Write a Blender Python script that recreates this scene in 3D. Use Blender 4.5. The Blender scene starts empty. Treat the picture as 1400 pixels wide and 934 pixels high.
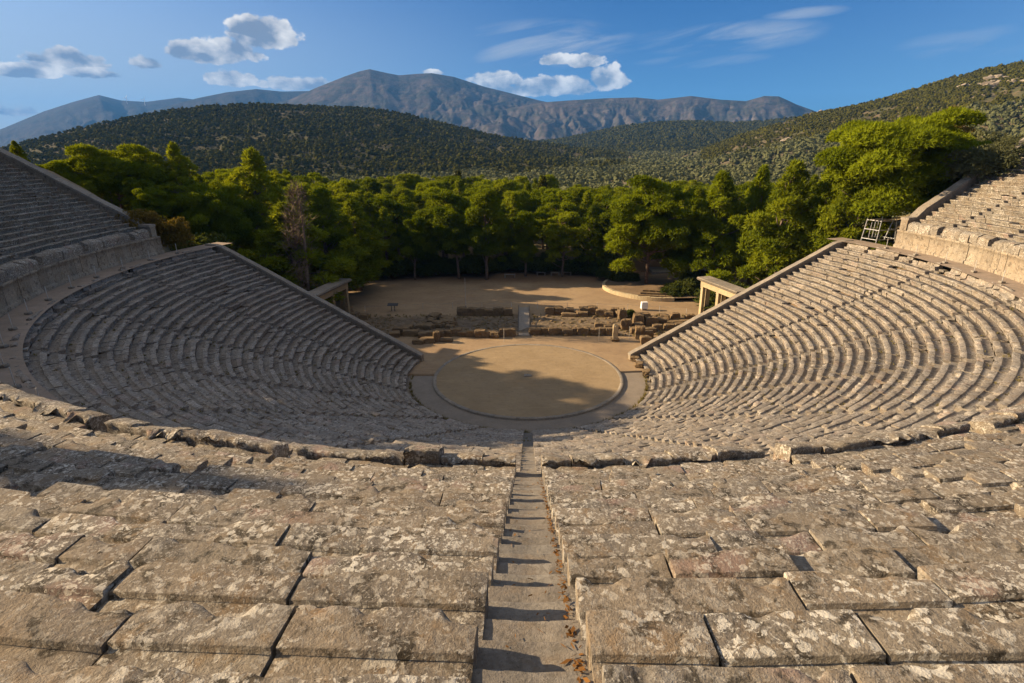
import bpy, math, random
import numpy as np
from mathutils import Vector, Matrix

rad = math.radians
scene = bpy.context.scene
COL = scene.collection
RNG = np.random.default_rng(7)

# ------------------------------------------------------------------ camera
CP, YAW, ROLL, FPX = .33485, .0297, -.01047, 755.8
CAM = np.array([-.03, -55.105, 23.072])
_cp, _sp, _cy, _sy = math.cos(CP), math.sin(CP), math.cos(YAW), math.sin(YAW)
FW = np.array([-_sy*_cp, _cy*_cp, -_sp]); RT = np.array([_cy, _sy, 0.]); UP = np.cross(RT, FW)
_c, _s = math.cos(ROLL), math.sin(ROLL)
RT, UP = _c*RT+_s*UP, -_s*RT+_c*UP
cam = bpy.data.cameras.new('camera'); camo = bpy.data.objects.new('camera', cam); COL.objects.link(camo)
cam.sensor_width = 36; cam.lens = FPX*36/1400; cam.clip_start = .1; cam.clip_end = 60000
M = Matrix.Identity(4)
for i in range(3):
    M[i][0], M[i][1], M[i][2], M[i][3] = RT[i], UP[i], -FW[i], CAM[i]
camo.matrix_world = M
scene.camera = camo


def bearing(u, v):
    """azimuth (0 = +y, positive to +x) and slope of the line of sight of a surveyed point."""
    d = FW+(u-700)/FPX*RT-(v-467)/FPX*UP
    return math.atan2(d[0], d[1]), d[2]/math.hypot(d[0], d[1])


def polar(az, s):
    return CAM[0]+s*math.sin(az), CAM[1]+s*math.cos(az)


# ------------------------------------------------------------------ noise
def _h(ix, iy, iz):
    n = (ix.astype(np.int64)*374761393+iy.astype(np.int64)*668265263+iz.astype(np.int64)*1274126177) & 0xffffffff
    n = ((n ^ (n >> 13))*1103515245) & 0xffffffff
    n = ((n ^ (n >> 15))*2654435761) & 0xffffffff
    return ((n ^ (n >> 16)) & 0xffffff)/float(0xffffff)


def vnoise(P):
    i = np.floor(P); f = P-i; f = f*f*(3-2*f)
    x, y, z = i[:, 0], i[:, 1], i[:, 2]; fx, fy, fz = f[:, 0], f[:, 1], f[:, 2]
    def L(dz):
        a = _h(x, y, z+dz)*(1-fx)+_h(x+1, y, z+dz)*fx
        b = _h(x, y+1, z+dz)*(1-fx)+_h(x+1, y+1, z+dz)*fx
        return a*(1-fy)+b*fy
    return L(0)*(1-fz)+L(1)*fz


def fbm(P, o=4):
    P = np.asarray(P, float); a, t, w = 0., 0., .5
    for k in range(o):
        a = a+w*vnoise(P*2**k+17.3*k); t += w; w *= .5
    return a/t


def sstep(a, b, x):
    t = np.clip((x-a)/(b-a), 0, 1); return t*t*(3-2*t)


# ------------------------------------------------------------------ mesh helpers
def mesh_obj(name, V, F, mat=None, parent=None, smooth=False, tone=None):
    """V (n,3); F = list of (m,k) index arrays; tone = value per vertex."""
    me = bpy.data.meshes.new(name)
    V = np.asarray(V, np.float32); F = [np.asarray(f, np.int32) for f in F if len(f)]
    me.vertices.add(len(V)); me.vertices.foreach_set('co', V.ravel())
    nl = sum(f.size for f in F); npoly = sum(len(f) for f in F)
    me.loops.add(nl); me.loops.foreach_set('vertex_index', np.concatenate([f.ravel() for f in F]))
    me.polygons.add(npoly)
    cnt = np.concatenate([np.full(len(f), f.shape[1], np.int32) for f in F])
    me.polygons.foreach_set('loop_start', np.concatenate([[0], np.cumsum(cnt)[:-1]]).astype(np.int32))
    me.polygons.foreach_set('use_smooth', np.full(npoly, smooth, bool))
    me.update(calc_edges=True); me.validate()
    if tone is not None and len(me.vertices) == len(tone):
        a = me.attributes.new('tone', 'FLOAT', 'POINT'); a.data.foreach_set('value', np.asarray(tone, np.float32))
    if mat: me.materials.append(mat)
    o = bpy.data.objects.new(name, me); COL.objects.link(o)
    if parent: o.parent = parent
    return o


def empty(name, label, cat, loc=(0, 0, 0), group=None, rz=0):
    o = bpy.data.objects.new(name, None); COL.objects.link(o); o.location = loc; o.rotation_euler = (0, 0, rz)
    o.empty_display_size = .3
    return tag(o, label, cat, group)


def tag(o, label=None, cat=None, group=None, kind=None):
    if label: o['label'] = label
    if cat: o['category'] = cat
    if group: o['group'] = group
    if kind: o['kind'] = kind
    return o


def copy_thing(o, loc, rz=0, sc=1, label=None, group=None):
    c = o.copy(); COL.objects.link(c); c.location = loc; c.rotation_euler = (0, 0, rz)
    c.scale = (sc, sc, sc) if not hasattr(sc, '__len__') else sc
    if label: c['label'] = label
    if group: c['group'] = group
    for ch in o.children:
        d = ch.copy(); COL.objects.link(d); d.parent = c
        for g in ch.children:
            e = g.copy(); COL.objects.link(e); e.parent = d
    return c


class MB:
    """collects shapes into one mesh"""
    def __init__(s): s.V = []; s.F = []; s.T = []; s.n = 0
    def add(s, V, F, tone=.5):
        V = np.asarray(V, float); s.V.append(V)
        for f in F: s.F.append(np.asarray(f)+s.n)
        s.T.append(np.full(len(V), tone) if np.isscalar(tone) else tone); s.n += len(V)
    def hexa(s, P, tone=.5):
        s.add(P, [[(0, 3, 2, 1), (4, 5, 6, 7), (0, 1, 5, 4), (1, 2, 6, 5), (2, 3, 7, 6), (3, 0, 4, 7)]], tone)
    def box(s, c, d, rz=0, tone=.5, taper=0):
        x, y, z = d[0]/2, d[1]/2, d[2]/2; t = 1-taper
        P = np.array([(-x, -y, -z), (x, -y, -z), (x, y, -z), (-x, y, -z), (-x*t, -y*t, z), (x*t, -y*t, z), (x*t, y*t, z), (-x*t, y*t, z)])
        co, si = math.cos(rz), math.sin(rz)
        P = np.stack([P[:, 0]*co-P[:, 1]*si, P[:, 0]*si+P[:, 1]*co, P[:, 2]], 1)+np.array(c)
        s.hexa(P, tone)
    def tube(s, pts, rads, n=6, tone=.5, cap=True):
        pts = np.asarray(pts, float); m = len(pts); rads = np.broadcast_to(rads, (m,))
        tg = np.gradient(pts, axis=0); tg /= np.linalg.norm(tg, axis=1)[:, None]+1e-9
        ref = np.array([0, 0, 1.]) if abs(tg[0][2]) < .9 else np.array([1., 0, 0])
        a = np.cross(tg, ref); a /= np.linalg.norm(a, axis=1)[:, None]+1e-9; b = np.cross(tg, a)
        th = np.arange(n)/n*2*np.pi
        V = pts[:, None]+rads[:, None, None]*(np.cos(th)[None, :, None]*a[:, None]+np.sin(th)[None, :, None]*b[:, None])
        i = np.arange(m-1)[:, None]*n; j = np.arange(n)[None]; k = (j+1) % n
        q = np.stack([i+j, i+k, i+n+k, i+n+j], -1).reshape(-1, 4)
        F = [q]
        if cap: F += [np.arange(n)[None, ::-1], (np.arange(n)+(m-1)*n)[None]]
        s.add(V.reshape(-1, 3), F, tone)
    def build(s, name, mat, parent=None, smooth=False):
        by = {}
        for f in s.F: by.setdefault(f.shape[1], []).append(f)
        return mesh_obj(name, np.concatenate(s.V), [np.concatenate(v) for v in by.values()], mat, parent, smooth, np.concatenate(s.T))


def ico(sub):
    t = (1+5**.5)/2
    V = [(-1, t, 0), (1, t, 0), (-1, -t, 0), (1, -t, 0), (0, -1, t), (0, 1, t), (0, -1, -t), (0, 1, -t), (t, 0, -1), (t, 0, 1), (-t, 0, -1), (-t, 0, 1)]
    F = [(0, 11, 5), (0, 5, 1), (0, 1, 7), (0, 7, 10), (0, 10, 11), (1, 5, 9), (5, 11, 4), (11, 10, 2), (10, 7, 6), (7, 1, 8), (3, 9, 4), (3, 4, 2), (3, 2, 6), (3, 6, 8), (3, 8, 9), (4, 9, 5), (2, 4, 11), (6, 2, 10), (8, 6, 7), (9, 8, 1)]
    V = [np.array(v)/np.linalg.norm(v) for v in V]
    for _ in range(sub):
        mid = {}; G = []
        def m(a, b):
            k = (min(a, b), max(a, b))
            if k not in mid:
                p = V[a]+V[b]; V.append(p/np.linalg.norm(p)); mid[k] = len(V)-1
            return mid[k]
        for a, b, c in F:
            x, y, z = m(a, b), m(b, c), m(c, a); G += [(a, x, z), (b, y, x), (c, z, y), (x, y, z)]
        F = G
    return np.array(V), np.array(F)


# ------------------------------------------------------------------ node helpers
class NT:
    def __init__(s, tree): s.t = tree; s.n = tree.nodes; s.l = tree.links
    def node(s, typ, **kw):
        n = s.n.new(typ)
        for k, v in kw.items(): setattr(n, k, v)
        return n
    def put(s, sock, v):
        if hasattr(v, 'is_linked'): s.l.new(v, sock)
        elif v is not None:
            if hasattr(sock.default_value, '__len__') and len(sock.default_value) == 4 and len(v) == 3: v = (*v, 1)
            sock.default_value = v
    def math(s, op, a, b=None, c=None, clamp=False):
        n = s.node('ShaderNodeMath', operation=op, use_clamp=clamp)
        for i, v in enumerate((a, b, c)):
            if v is not None: s.put(n.inputs[i], v)
        return n.outputs[0]
    def vmath(s, op, a, b=None, scale=None):
        n = s.node('ShaderNodeVectorMath', operation=op)
        s.put(n.inputs[0], a)
        if b is not None: s.put(n.inputs[1], b)
        if scale is not None: s.put(n.inputs['Scale'], scale)
        return n.outputs[0]
    def noise(s, vec, scale, detail=4, rough=.55, dist=0, dim='3D', w=None, col=False):
        n = s.node('ShaderNodeTexNoise', noise_dimensions=dim)
        if vec is not None: s.put(n.inputs['Vector'], vec)
        s.put(n.inputs['Scale'], scale); n.inputs['Detail'].default_value = detail
        n.inputs['Roughness'].default_value = rough; n.inputs['Distortion'].default_value = dist
        if w is not None: s.put(n.inputs['W'], w)
        return n.outputs['Color' if col else 'Fac']
    def ramp(s, fac, a, b, lo=0, hi=1, smooth=True):
        n = s.node('ShaderNodeMapRange'); n.interpolation_type = 'SMOOTHSTEP' if smooth else 'LINEAR'
        s.put(n.inputs[0], fac)
        for i, v in enumerate((a, b, lo, hi)): s.put(n.inputs[i+1], v)
        return n.outputs[0]
    def mix(s, fac, a, b, mode='MIX'):
        n = s.node('ShaderNodeMix', data_type='RGBA', blend_type=mode)
        s.put(n.inputs[0], fac); s.put(n.inputs[6], a); s.put(n.inputs[7], b)
        return n.outputs[2]
    def attr(s, name):
        return s.node('ShaderNodeAttribute', attribute_name=name).outputs['Fac']


def new_mat(name):
    m = bpy.data.materials.new(name); m.use_nodes = True
    t = NT(m.node_tree); t.n.clear()
    out = t.node('ShaderNodeOutputMaterial'); b = t.node('ShaderNodeBsdfPrincipled')
    t.l.new(b.outputs[0], out.inputs[0]); b.inputs['Roughness'].default_value = .85
    b.inputs['Specular IOR Level'].default_value = .25
    return m, t, b, out


def obj_co(t): return t.node('ShaderNodeTexCoord').outputs['Object']


def stone_mat(name, base, base2, lichen, dark, lamt=.5, damt=.4, fine=1., pink=0, bump=.6, ochre=.3):
    m, t, b, _ = new_mat(name)
    P = obj_co(t); tone = t.attr('tone')
    sh = t.vmath('SCALE', (7.3, 3.1, 5.7), scale=t.math('MULTIPLY', tone, 9.))
    Q = t.vmath('ADD', P, sh)
    n1 = t.noise(Q, 1.1*fine, 5, .6); n2 = t.noise(Q, 5.5*fine, 6, .62, .4); n3 = t.noise(Q, 30*fine, 5, .65)
    c = t.mix(t.ramp(n1, .35, .65), base, base2)
    c = t.mix(t.ramp(n3, .35, .7, 0, .45), c, tuple(.45*x for x in base))
    if pink: c = t.mix(t.math('MULTIPLY', t.ramp(t.noise(Q, .9*fine, 3, .5), .60, .68), pink), c, (.33, .20, .165))
    # ochre growth
    n5 = t.noise(t.vmath('ADD', Q, (5, 8, 2)), 3.2*fine, 6, .65, .5)
    c = t.mix(t.ramp(n5, .5, .66, 0, ochre), c, (.22, .13, .05))
    # dark lichen / moss stain
    n4 = t.noise(t.vmath('ADD', Q, (3, 1, 9)), 4.2*fine, 7, .68, .6)
    c = t.mix(t.ramp(n4, .52, .62, 0, damt), c, dark)
    # pale lichen rosettes: cells broken up by noise
    wv = t.vmath('ADD', Q, t.vmath('SCALE', t.vmath('SUBTRACT', t.noise(Q, 26*fine, 3, .6, col=True), (.5, .5, .5)), scale=.055/fine))
    vo = t.node('ShaderNodeTexVoronoi', feature='F1'); t.put(vo.inputs['Vector'], wv); vo.inputs['Scale'].default_value = 9*fine
    cellr = t.node('ShaderNodeSeparateColor'); t.l.new(vo.outputs['Color'], cellr.inputs[0])
    size = t.ramp(cellr.outputs[0], .35, 1., .08, .46, smooth=False)
    spot = t.ramp(t.math('SUBTRACT', size, vo.outputs['Distance']), -.03, .05)
    zone = t.ramp(t.noise(Q, 1.5*fine, 4, .6), .36, .58, .1, 1)
    lic = t.math('MULTIPLY', spot, zone)
    la = t.ramp(t.noise(t.vmath('ADD', Q, (11, 4, 2)), 10.5*fine, 7, .64, .5), .54, .575)
    lb = t.ramp(t.noise(t.vmath('ADD', Q, (1, 14, 6)), 30*fine, 6, .64, .4), .555, .59)
    lic = t.math('MAXIMUM', lic, t.math('MULTIPLY', la, zone))
    lic = t.math('MAXIMUM', lic, t.math('MULTIPLY', lb, t.ramp(n1, .38, .62, .25, .9)))
    c = t.mix(t.math('MULTIPLY', t.math('FRACT', t.math('MULTIPLY', tone, 13.7)), .65), c, t.mix(1, c, (.80, .86, .93), 'MULTIPLY'))
    lic = t.math('MULTIPLY', lic, t.ramp(t.math('FRACT', t.math('MULTIPLY', tone, 7.13)), 0, 1, .68, 1.2, smooth=False))
    lic = t.math('MULTIPLY', t.math('MULTIPLY', lic, t.ramp(n3, .28, .5, .35, 1)), lamt)
    lc = t.mix(cellr.outputs[1], lichen, tuple(.72*x for x in lichen))
    c = t.mix(lic, c, lc)
    c = t.mix(t.ramp(t.noise(Q, 48*fine, 5, .7), .60, .68, 0, .75), c, tuple(.3*x for x in dark))
    c = t.mix(t.ramp(tone, 0, 1, .5, 0, smooth=False), c, t.mix(1, c, (.62, .58, .54), 'MULTIPLY'))
    t.put(b.inputs['Base Color'], c)
    b.inputs['Roughness'].default_value = .92; b.inputs['Specular IOR Level'].default_value = .15
    h = t.math('ADD', t.math('MULTIPLY', n3, .5), t.math('ADD', t.math('MULTIPLY', n2, .9), t.math('MULTIPLY', lic, .12)))
    h = t.math('ADD', h, t.math('MULTIPLY', t.noise(Q, 95*fine, 3, .6), .25))
    bp = t.node('ShaderNodeBump'); bp.inputs['Strength'].default_value = bump; bp.inputs['Distance'].default_value = .03
    t.put(bp.inputs['Height'], h); t.l.new(bp.outputs[0], b.inputs['Normal'])
    return m


MAT = {}
MAT['seat'] = stone_mat('weathered_limestone', (.27, .222, .162), (.19, .165, .135), (.64, .60, .51), (.045, .037, .026), .88, .85, 1., .4, .9, .4)
MAT['seat_low'] = stone_mat('weathered_seat_stone', (.34, .29, .23), (.235, .205, .17), (.56, .525, .46), (.06, .05, .038), .7, .8, .8, .25, .8, .3)
MAT['step'] = stone_mat('worn_step_stone', (.25, .22, .18), (.20, .175, .145), (.36, .33, .28), (.07, .06, .045), .35, .3, 1., 0, .5, .2)
MAT['podium'] = stone_mat('pale_orthostat_stone', (.36, .295, .21), (.27, .22, .16), (.52, .47, .38), (.09, .07, .05), .5, .75, .7, 0, .5, .3)
MAT['ruin'] = stone_mat('ochre_poros_stone', (.27, .18, .09), (.18, .125, .07), (.42, .34, .23), (.07, .052, .035), .3, .6, 1.2, 0, .9, .5)
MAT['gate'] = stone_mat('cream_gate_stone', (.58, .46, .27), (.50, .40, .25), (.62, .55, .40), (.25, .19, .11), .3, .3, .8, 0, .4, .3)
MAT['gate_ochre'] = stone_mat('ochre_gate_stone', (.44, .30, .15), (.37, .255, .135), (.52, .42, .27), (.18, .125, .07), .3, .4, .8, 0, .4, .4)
MAT['kerb'] = stone_mat('grey_kerb_stone', (.33, .28, .215), (.26, .222, .175), (.46, .42, .35), (.10, .085, .065), .4, .55, .8, 0, .4, .1)


def plain_mat(name, col, rough=.7, var=.25, scale=6, metal=0, bump=0):
    m, t, b, _ = new_mat(name); n = t.noise(obj_co(t), scale, 4, .6)
    t.put(b.inputs['Base Color'], t.mix(t.ramp(n, .3, .7), tuple(x*(1-var) for x in col), tuple(min(1, x*(1+var)) for x in col)))
    b.inputs['Roughness'].default_value = rough; b.inputs['Metallic'].default_value = metal
    if bump:
        bp = t.node('ShaderNodeBump'); bp.inputs['Strength'].default_value = bump; bp.inputs['Distance'].default_value = .05
        t.put(bp.inputs['Height'], t.noise(obj_co(t), scale*4, 4, .6)); t.l.new(bp.outputs[0], b.inputs['Normal'])
    return m


MAT['metal'] = plain_mat('galvanised_metal', (.45, .45, .44), .45, .2, 8, .6)
MAT['post'] = plain_mat('pale_post_paint', (.42, .40, .36), .6, .2)
MAT['darkmetal'] = plain_mat('dark_metal', (.05, .05, .05), .6)
MAT['white'] = plain_mat('white_paint', (.75, .74, .7), .5, .05)
MAT['concrete'] = plain_mat('concrete', (.25, .215, .17), .9, .12, 3, bump=.3)
MAT['bark'] = plain_mat('pine_bark', (.16, .115, .085), .95, .4, 5, bump=.8)
MAT['deadwood'] = plain_mat('dead_twigs', (.17, .12, .08), .95, .3, 3)
MAT['rope'] = plain_mat('rope', (.3, .27, .22), .9)
MAT['wood'] = plain_mat('weathered_planks', (.33, .28, .22), .85, .2, 4)


def dirt_mat(name, a, b_, dark, s=.35, peb=.5):
    m, t, b, _ = new_mat(name); P = obj_co(t)
    n1 = t.noise(P, s, 6, .6); n2 = t.noise(P, s*7, 6, .65); n3 = t.noise(P, 14, 5, .7)
    c = t.mix(t.ramp(n1, .35, .65), a, b_); c = t.mix(t.ramp(n2, .5, .72, 0, .55), c, dark)
    c = t.mix(t.ramp(n3, .55, .75, 0, peb), c, tuple(min(1, x*1.45) for x in a))
    c = t.mix(t.ramp(t.noise(t.vmath('MULTIPLY', P, (.35, 1.6, 1.)), 1.1, 7, .7, .8), .52, .70, 0, .5), c, tuple(min(1, x*1.3) for x in a))
    c = t.mix(t.ramp(t.noise(P, 3.5, 7, .75), .58, .70, 0, .6), c, tuple(.62*x for x in dark))
    t.put(b.inputs['Base Color'], c); b.inputs['Roughness'].default_value = .95; b.inputs['Specular IOR Level'].default_value = .1
    bp = t.node('ShaderNodeBump'); bp.inputs['Strength'].default_value = .5; bp.inputs['Distance'].default_value = .04
    t.put(bp.inputs['Height'], t.math('ADD', n3, t.math('MULTIPLY', n2, 2.))); t.l.new(bp.outputs[0], b.inputs['Normal'])
    return m


MAT['orch'] = dirt_mat('packed_earth', (.29, .215, .125), (.25, .183, .105), (.20, .148, .088), .25, .25)
MAT['field_plain'] = dirt_mat('sandy_ground', (.31, .222, .13), (.255, .178, .105), (.185, .128, .078), .2, .3)
def field_mat():
    m = MAT['field_plain']; t = NT(m.node_tree); b = [n for n in t.n if n.type == 'BSDF_PRINCIPLED'][0]
    src = b.inputs['Base Color'].links[0].from_socket; P = obj_co(t); s_ = t.node('ShaderNodeSeparateXYZ'); t.l.new(P, s_.inputs[0])
    wob = t.math('MULTIPLY', t.math('SUBTRACT', t.noise(P, .35, 5, .6), .5), 5.)
    y = t.math('ADD', s_.outputs[1], wob)
    rub = t.math('MULTIPLY', t.ramp(y, 13.0, 14.5), t.ramp(y, 20.5, 23.5, 1, 0))
    rub = t.math('MULTIPLY', rub, t.ramp(t.math('ABSOLUTE', s_.outputs[0]), 22, 27, 1, 0))
    c = t.mix(t.math('MULTIPLY', rub, .8), src, t.mix(t.ramp(t.noise(P, 1.6, 5, .65), .4, .6), (.16, .125, .085), (.075, .06, .045)))
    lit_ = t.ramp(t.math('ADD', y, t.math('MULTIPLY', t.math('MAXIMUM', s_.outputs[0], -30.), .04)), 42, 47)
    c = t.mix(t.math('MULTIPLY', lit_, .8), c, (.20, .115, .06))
    t.put(b.inputs['Base Color'], c); return m


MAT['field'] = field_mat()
MAT['soil'] = dirt_mat('hillside_soil', (.22, .155, .095), (.17, .12, .075), (.09, .07, .04), .3, .3)
MAT['walk'] = dirt_mat('walkway_earth', (.30, .235, .18), (.25, .20, .15), (.16, .13, .10), .8, .3)
MAT['corr'] = stone_mat('corridor_paving', (.31, .265, .21), (.26, .225, .18), (.42, .38, .32), (.16, .14, .12), .3, .2, .6, 0, .3, .1)


def foliage_mat(name, a, b_, trans=.35, tcol=None):
    m = bpy.data.materials.new(name); m.use_nodes = True; t = NT(m.node_tree); t.n.clear()
    out = t.node('ShaderNodeOutputMaterial'); tone = t.attr('tone')
    rnd = t.node('ShaderNodeObjectInfo').outputs['Random']
    f = t.math('ADD', t.math('MULTIPLY', tone, .58), t.math('MULTIPLY', rnd, .42))
    c = t.mix(f, a, b_)
    d = t.node('ShaderNodeBsdfDiffuse'); t.put(d.inputs[0], c)
    tr = t.node('ShaderNodeBsdfTranslucent'); t.put(tr.inputs[0], t.mix(1, c, tcol or (1.3, 1.2, .5), 'MULTIPLY'))
    mx = t.node('ShaderNodeMixShader'); mx.inputs[0].default_value = trans
    t.l.new(d.outputs[0], mx.inputs[1]); t.l.new(tr.outputs[0], mx.inputs[2]); t.l.new(mx.outputs[0], out.inputs[0])
    return m


MAT['pine'] = foliage_mat('pine_needles', (.060, .088, .006), (.235, .275, .014), .38)
MAT['pine_b'] = foliage_mat('pale_pine_needles', (.09, .12, .009), (.27, .30, .018), .38)
MAT['bush'] = foliage_mat('bush_leaves', (.05, .07, .018), (.10, .115, .028), .3)
MAT['olivebush'] = foliage_mat('autumn_leaves', (.13, .10, .022), (.22, .15, .04), .3)
MAT['greytree'] = foliage_mat('grey_green_leaves', (.075, .085, .04), (.13, .13, .06), .25, (1, 1, .7))
MAT['scrub'] = foliage_mat('maquis_leaves', (.032, .035, .006), (.095, .092, .018), .1, (1, 1, .7))
MAT['olive'] = foliage_mat('olive_leaves', (.075, .085, .036), (.145, .148, .07), .1, (1, 1, .8))


def hill_mat(name, soil, green, rock, gamt=.5, ramt=.3, s=.02):
    m, t, b, _ = new_mat(name); P = obj_co(t)
    n1 = t.noise(P, s, 7, .62); n2 = t.noise(P, s*4, 6, .65); n3 = t.noise(t.vmath('ADD', P, (300, 100, 0)), s*1.3, 8, .7)
    c = t.mix(t.ramp(n2, .4, .62, 0, gamt), soil, green)
    c = t.mix(t.ramp(n1, .45, .62, 0, gamt), c, green)
    c = t.mix(t.ramp(n3, .56, .66, 0, ramt), c, rock)
    t.put(b.inputs['Base Color'], c); b.inputs['Roughness'].default_value = 1; b.inputs['Specular IOR Level'].default_value = .05
    bp = t.node('ShaderNodeBump'); bp.inputs['Strength'].default_value = .5; bp.inputs['Distance'].default_value = .12/s
    t.put(bp.inputs['Height'], n2); t.l.new(bp.outputs[0], b.inputs['Normal'])
    return m


MAT['hill'] = hill_mat('scrub_hillside', (.078, .066, .036), (.05, .052, .022), (.17, .125, .08), .7, .3, .012)
MAT['hill_rocky'] = hill_mat('rocky_hillside', (.13, .10, .06), (.06, .065, .028), (.30, .245, .18), .8, .6, .018)
MAT['mount'] = hill_mat('bare_mountain', (.068, .056, .052), (.028, .032, .024), (.115, .098, .092), .75, .55, .0035)
MAT['mount_far'] = hill_mat('scrubby_mountain', (.034, .030, .028), (.02, .023, .017), (.05, .044, .04), .65, .3, .002)
MAT['cliff'] = hill_mat('cliff_mountain', (.075, .063, .058), (.03, .034, .025), (.155, .133, .12), .7, .7, .005)
MAT['outcrop'] = hill_mat('outcrop_rock', (.30, .25, .19), (.15, .13, .09), (.42, .36, .28), .4, .6, .2)
MAT['valley'] = hill_mat('valley_soil', (.24, .18, .105), (.13, .12, .06), (.30, .23, .145), .5, .4, .02)

# ------------------------------------------------------------------ theatre dimensions
LOW_N, LOW_R0, LOW_W, LOW_Z0, LOW_H = 34, 12.9, .785, .38, .352
UPP_N, UPP_R0, UPP_W, UPP_Z0, UPP_H = 21, 42.25, .762, 15.08, .388
WALLS = {('low', -1): ((-12.8, 4.2), (-38.2, 11.05)), ('low', 1): ((12.35, 4.85), (38.0, 11.9)),
         ('upp', -1): ((-41.65, 5.3), (-57.6, 6.9)), ('upp', 1): ((41.4, 7.0), (56.6, 12.65))}
LOW_STAIRS = [rad(17.3*j) for j in range(-5, 6)]
UPP_STAIRS = [rad(9.3*j) for j in range(-10, 11)]
SW = .70


def wall_phi(tier, side, r):
    p, q = np.array(WALLS[(tier, side)][0]), np.array(WALLS[(tier, side)][1]); d = q-p
    a, b, c = d@d, 2*p@d, p@p-r*r
    s = (-b+math.sqrt(max(0, b*b-4*a*c)))/(2*a); x = p+s*d
    return math.atan2(x[0], -x[1])


def subdiv_profile(pr, d):
    out = [pr[0]]
    for a, b in zip(pr[:-1], pr[1:]):
        n = max(1, int(math.hypot(b[0]-a[0], b[1]-a[1])/d))
        for i in range(1, n+1): out.append((a[0]+(b[0]-a[0])*i/n, a[1]+(b[1]-a[1])*i/n))
    return np.array(out)


def ring_blocks(name, rn, zn, spans, prof, nose, mat, parent, lens=(.9, 1.7), jz=.012, jr=.015, gap=.008,
                rough=.012, chip=.10, broken=.06, seed=0, near=True, special=None, coarse=None):
    """one course of worn blocks round the theatre: each block swept round its arc from a radial profile."""
    rng = np.random.default_rng(seed)
    mb = MB(); W = []
    for p0, p1 in spans:
        if (p1-p0)*rn < .15: continue
        Ltot = (p1-p0)*rn; ls = []
        while sum(ls) < Ltot: ls.append(rng.uniform(*lens))
        ls = np.array(ls)*Ltot/sum(ls); e = p0+np.concatenate([[0], np.cumsum(ls)])/rn
        for a, b in zip(e[:-1], e[1:]):
            mid = (a+b)/2; pos = np.array([rn*math.sin(mid), -rn*math.cos(mid), zn])
            dist = np.linalg.norm(pos-CAM)
            fwd = (pos-CAM)@FW
            infr = fwd > .3 and abs((pos-CAM)@RT) < fwd*.93+2.0
            step = min(.5, max(.032, dist*.0055)) if infr else .6
            pd = min(.5, max(.035, dist*.006)) if infr else .6
            if coarse: step = max(step, coarse)
            P = subdiv_profile(prof, pd)
            g = (gap*rng.uniform(.4, 2.2))/rn
            m = max(1, int((b-a)*rn/step)); ph = np.linspace(a+g, b-g, m+1)
            K = len(P)
            cr = rng.uniform() < .12; dz = rng.normal(0, jz)*(2.2 if cr else 1); dr = rng.normal(0, jr)*(1.8 if cr else 1); tilt = rng.normal(0, jz*.8); tone = rng.uniform(0, 1)
            lean = rng.normal(0, .012)
            brk = rng.uniform() < broken
            if special:
                sp = special(mid, rng)
                if sp is not None: dz += sp
            t = (ph-mid)/(b-a)
            R = rn+P[None, :, 0]+dr+0*ph[:, None]
            Z = zn+P[None, :, 1]+dz+tilt*t[:, None]*2-lean*P[None, :, 0]
            nw = np.exp(-np.hypot(P[:, 0]-nose[0], P[:, 1]-nose[1])/.07)[None]*np.ones((m+1, 1))
            ew = np.exp(-np.minimum(ph-ph[0], ph[-1]-ph)*rn/.035)[:, None]*np.ones((1, K))
            X = R*np.sin(ph)[:, None]; Y = -R*np.cos(ph)[:, None]
            V = np.stack([X, Y, Z], -1).reshape(-1, 3); nw = nw.ravel(); ew = ew.ravel()
            rdir = np.stack([np.sin(ph), -np.cos(ph), 0*ph], -1)[:, None].repeat(K, 1).reshape(-1, 3)
            up = (P[:, 1] > P[:, 1].min()+.1)[None].repeat(m+1, 0).ravel()
            o = seed*3.7+mid*11
            n1 = fbm(V*1.6+o, 3)-.5; n2 = fbm(V*7+o, 3)-.5
            ch = np.clip((fbm(V*2.3+o+40, 3)-.53)*5, 0, 1)*chip*(2.4 if brk else 1)
            V[:, 2] += (n1*rough*2.2+n2*rough*1.1)*up-ch*nw*.7*up-ew*up*.008
            V += rdir*((n1*rough*1.2+n2*rough*.9)+ch*nw)[:, None]
            i = np.arange(m)[:, None]*K; j = np.arange(K-1)[None]
            q = np.stack([i+j, i+K+j, i+K+j+1, i+j+1], -1).reshape(-1, 4)
            mb.add(V, [q], tone)
            mb.add(V[:K], [np.arange(K)[None]], tone); mb.add(V[-K:], [np.arange(K)[None, ::-1]], tone)
    return mb.build(name, mat, parent, smooth=True)


def spans_for(tier, r, stairs, margin=.25):
    a = wall_phi(tier, -1, r)+margin/r; b = wall_phi(tier, 1, r)-margin/r; h = SW/2/r
    e = [a]
    for s in stairs:
        if a+.3/r < s-h and s+h < b-.3/r: e += [s-h, s+h]
    e.append(b)
    return [(e[i], e[i+1]) for i in range(0, len(e), 2)]


def seat_profile(h, w):
    return [(.085, -h-.06), (.07, -.15), (.022, -.115), (.0, -.085), (-.004, -.02), (.004, -.004), (.018, .0), (.35, -.003), (.360, -.006), (.368, -.055), (w+.10, -.048)]


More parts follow.
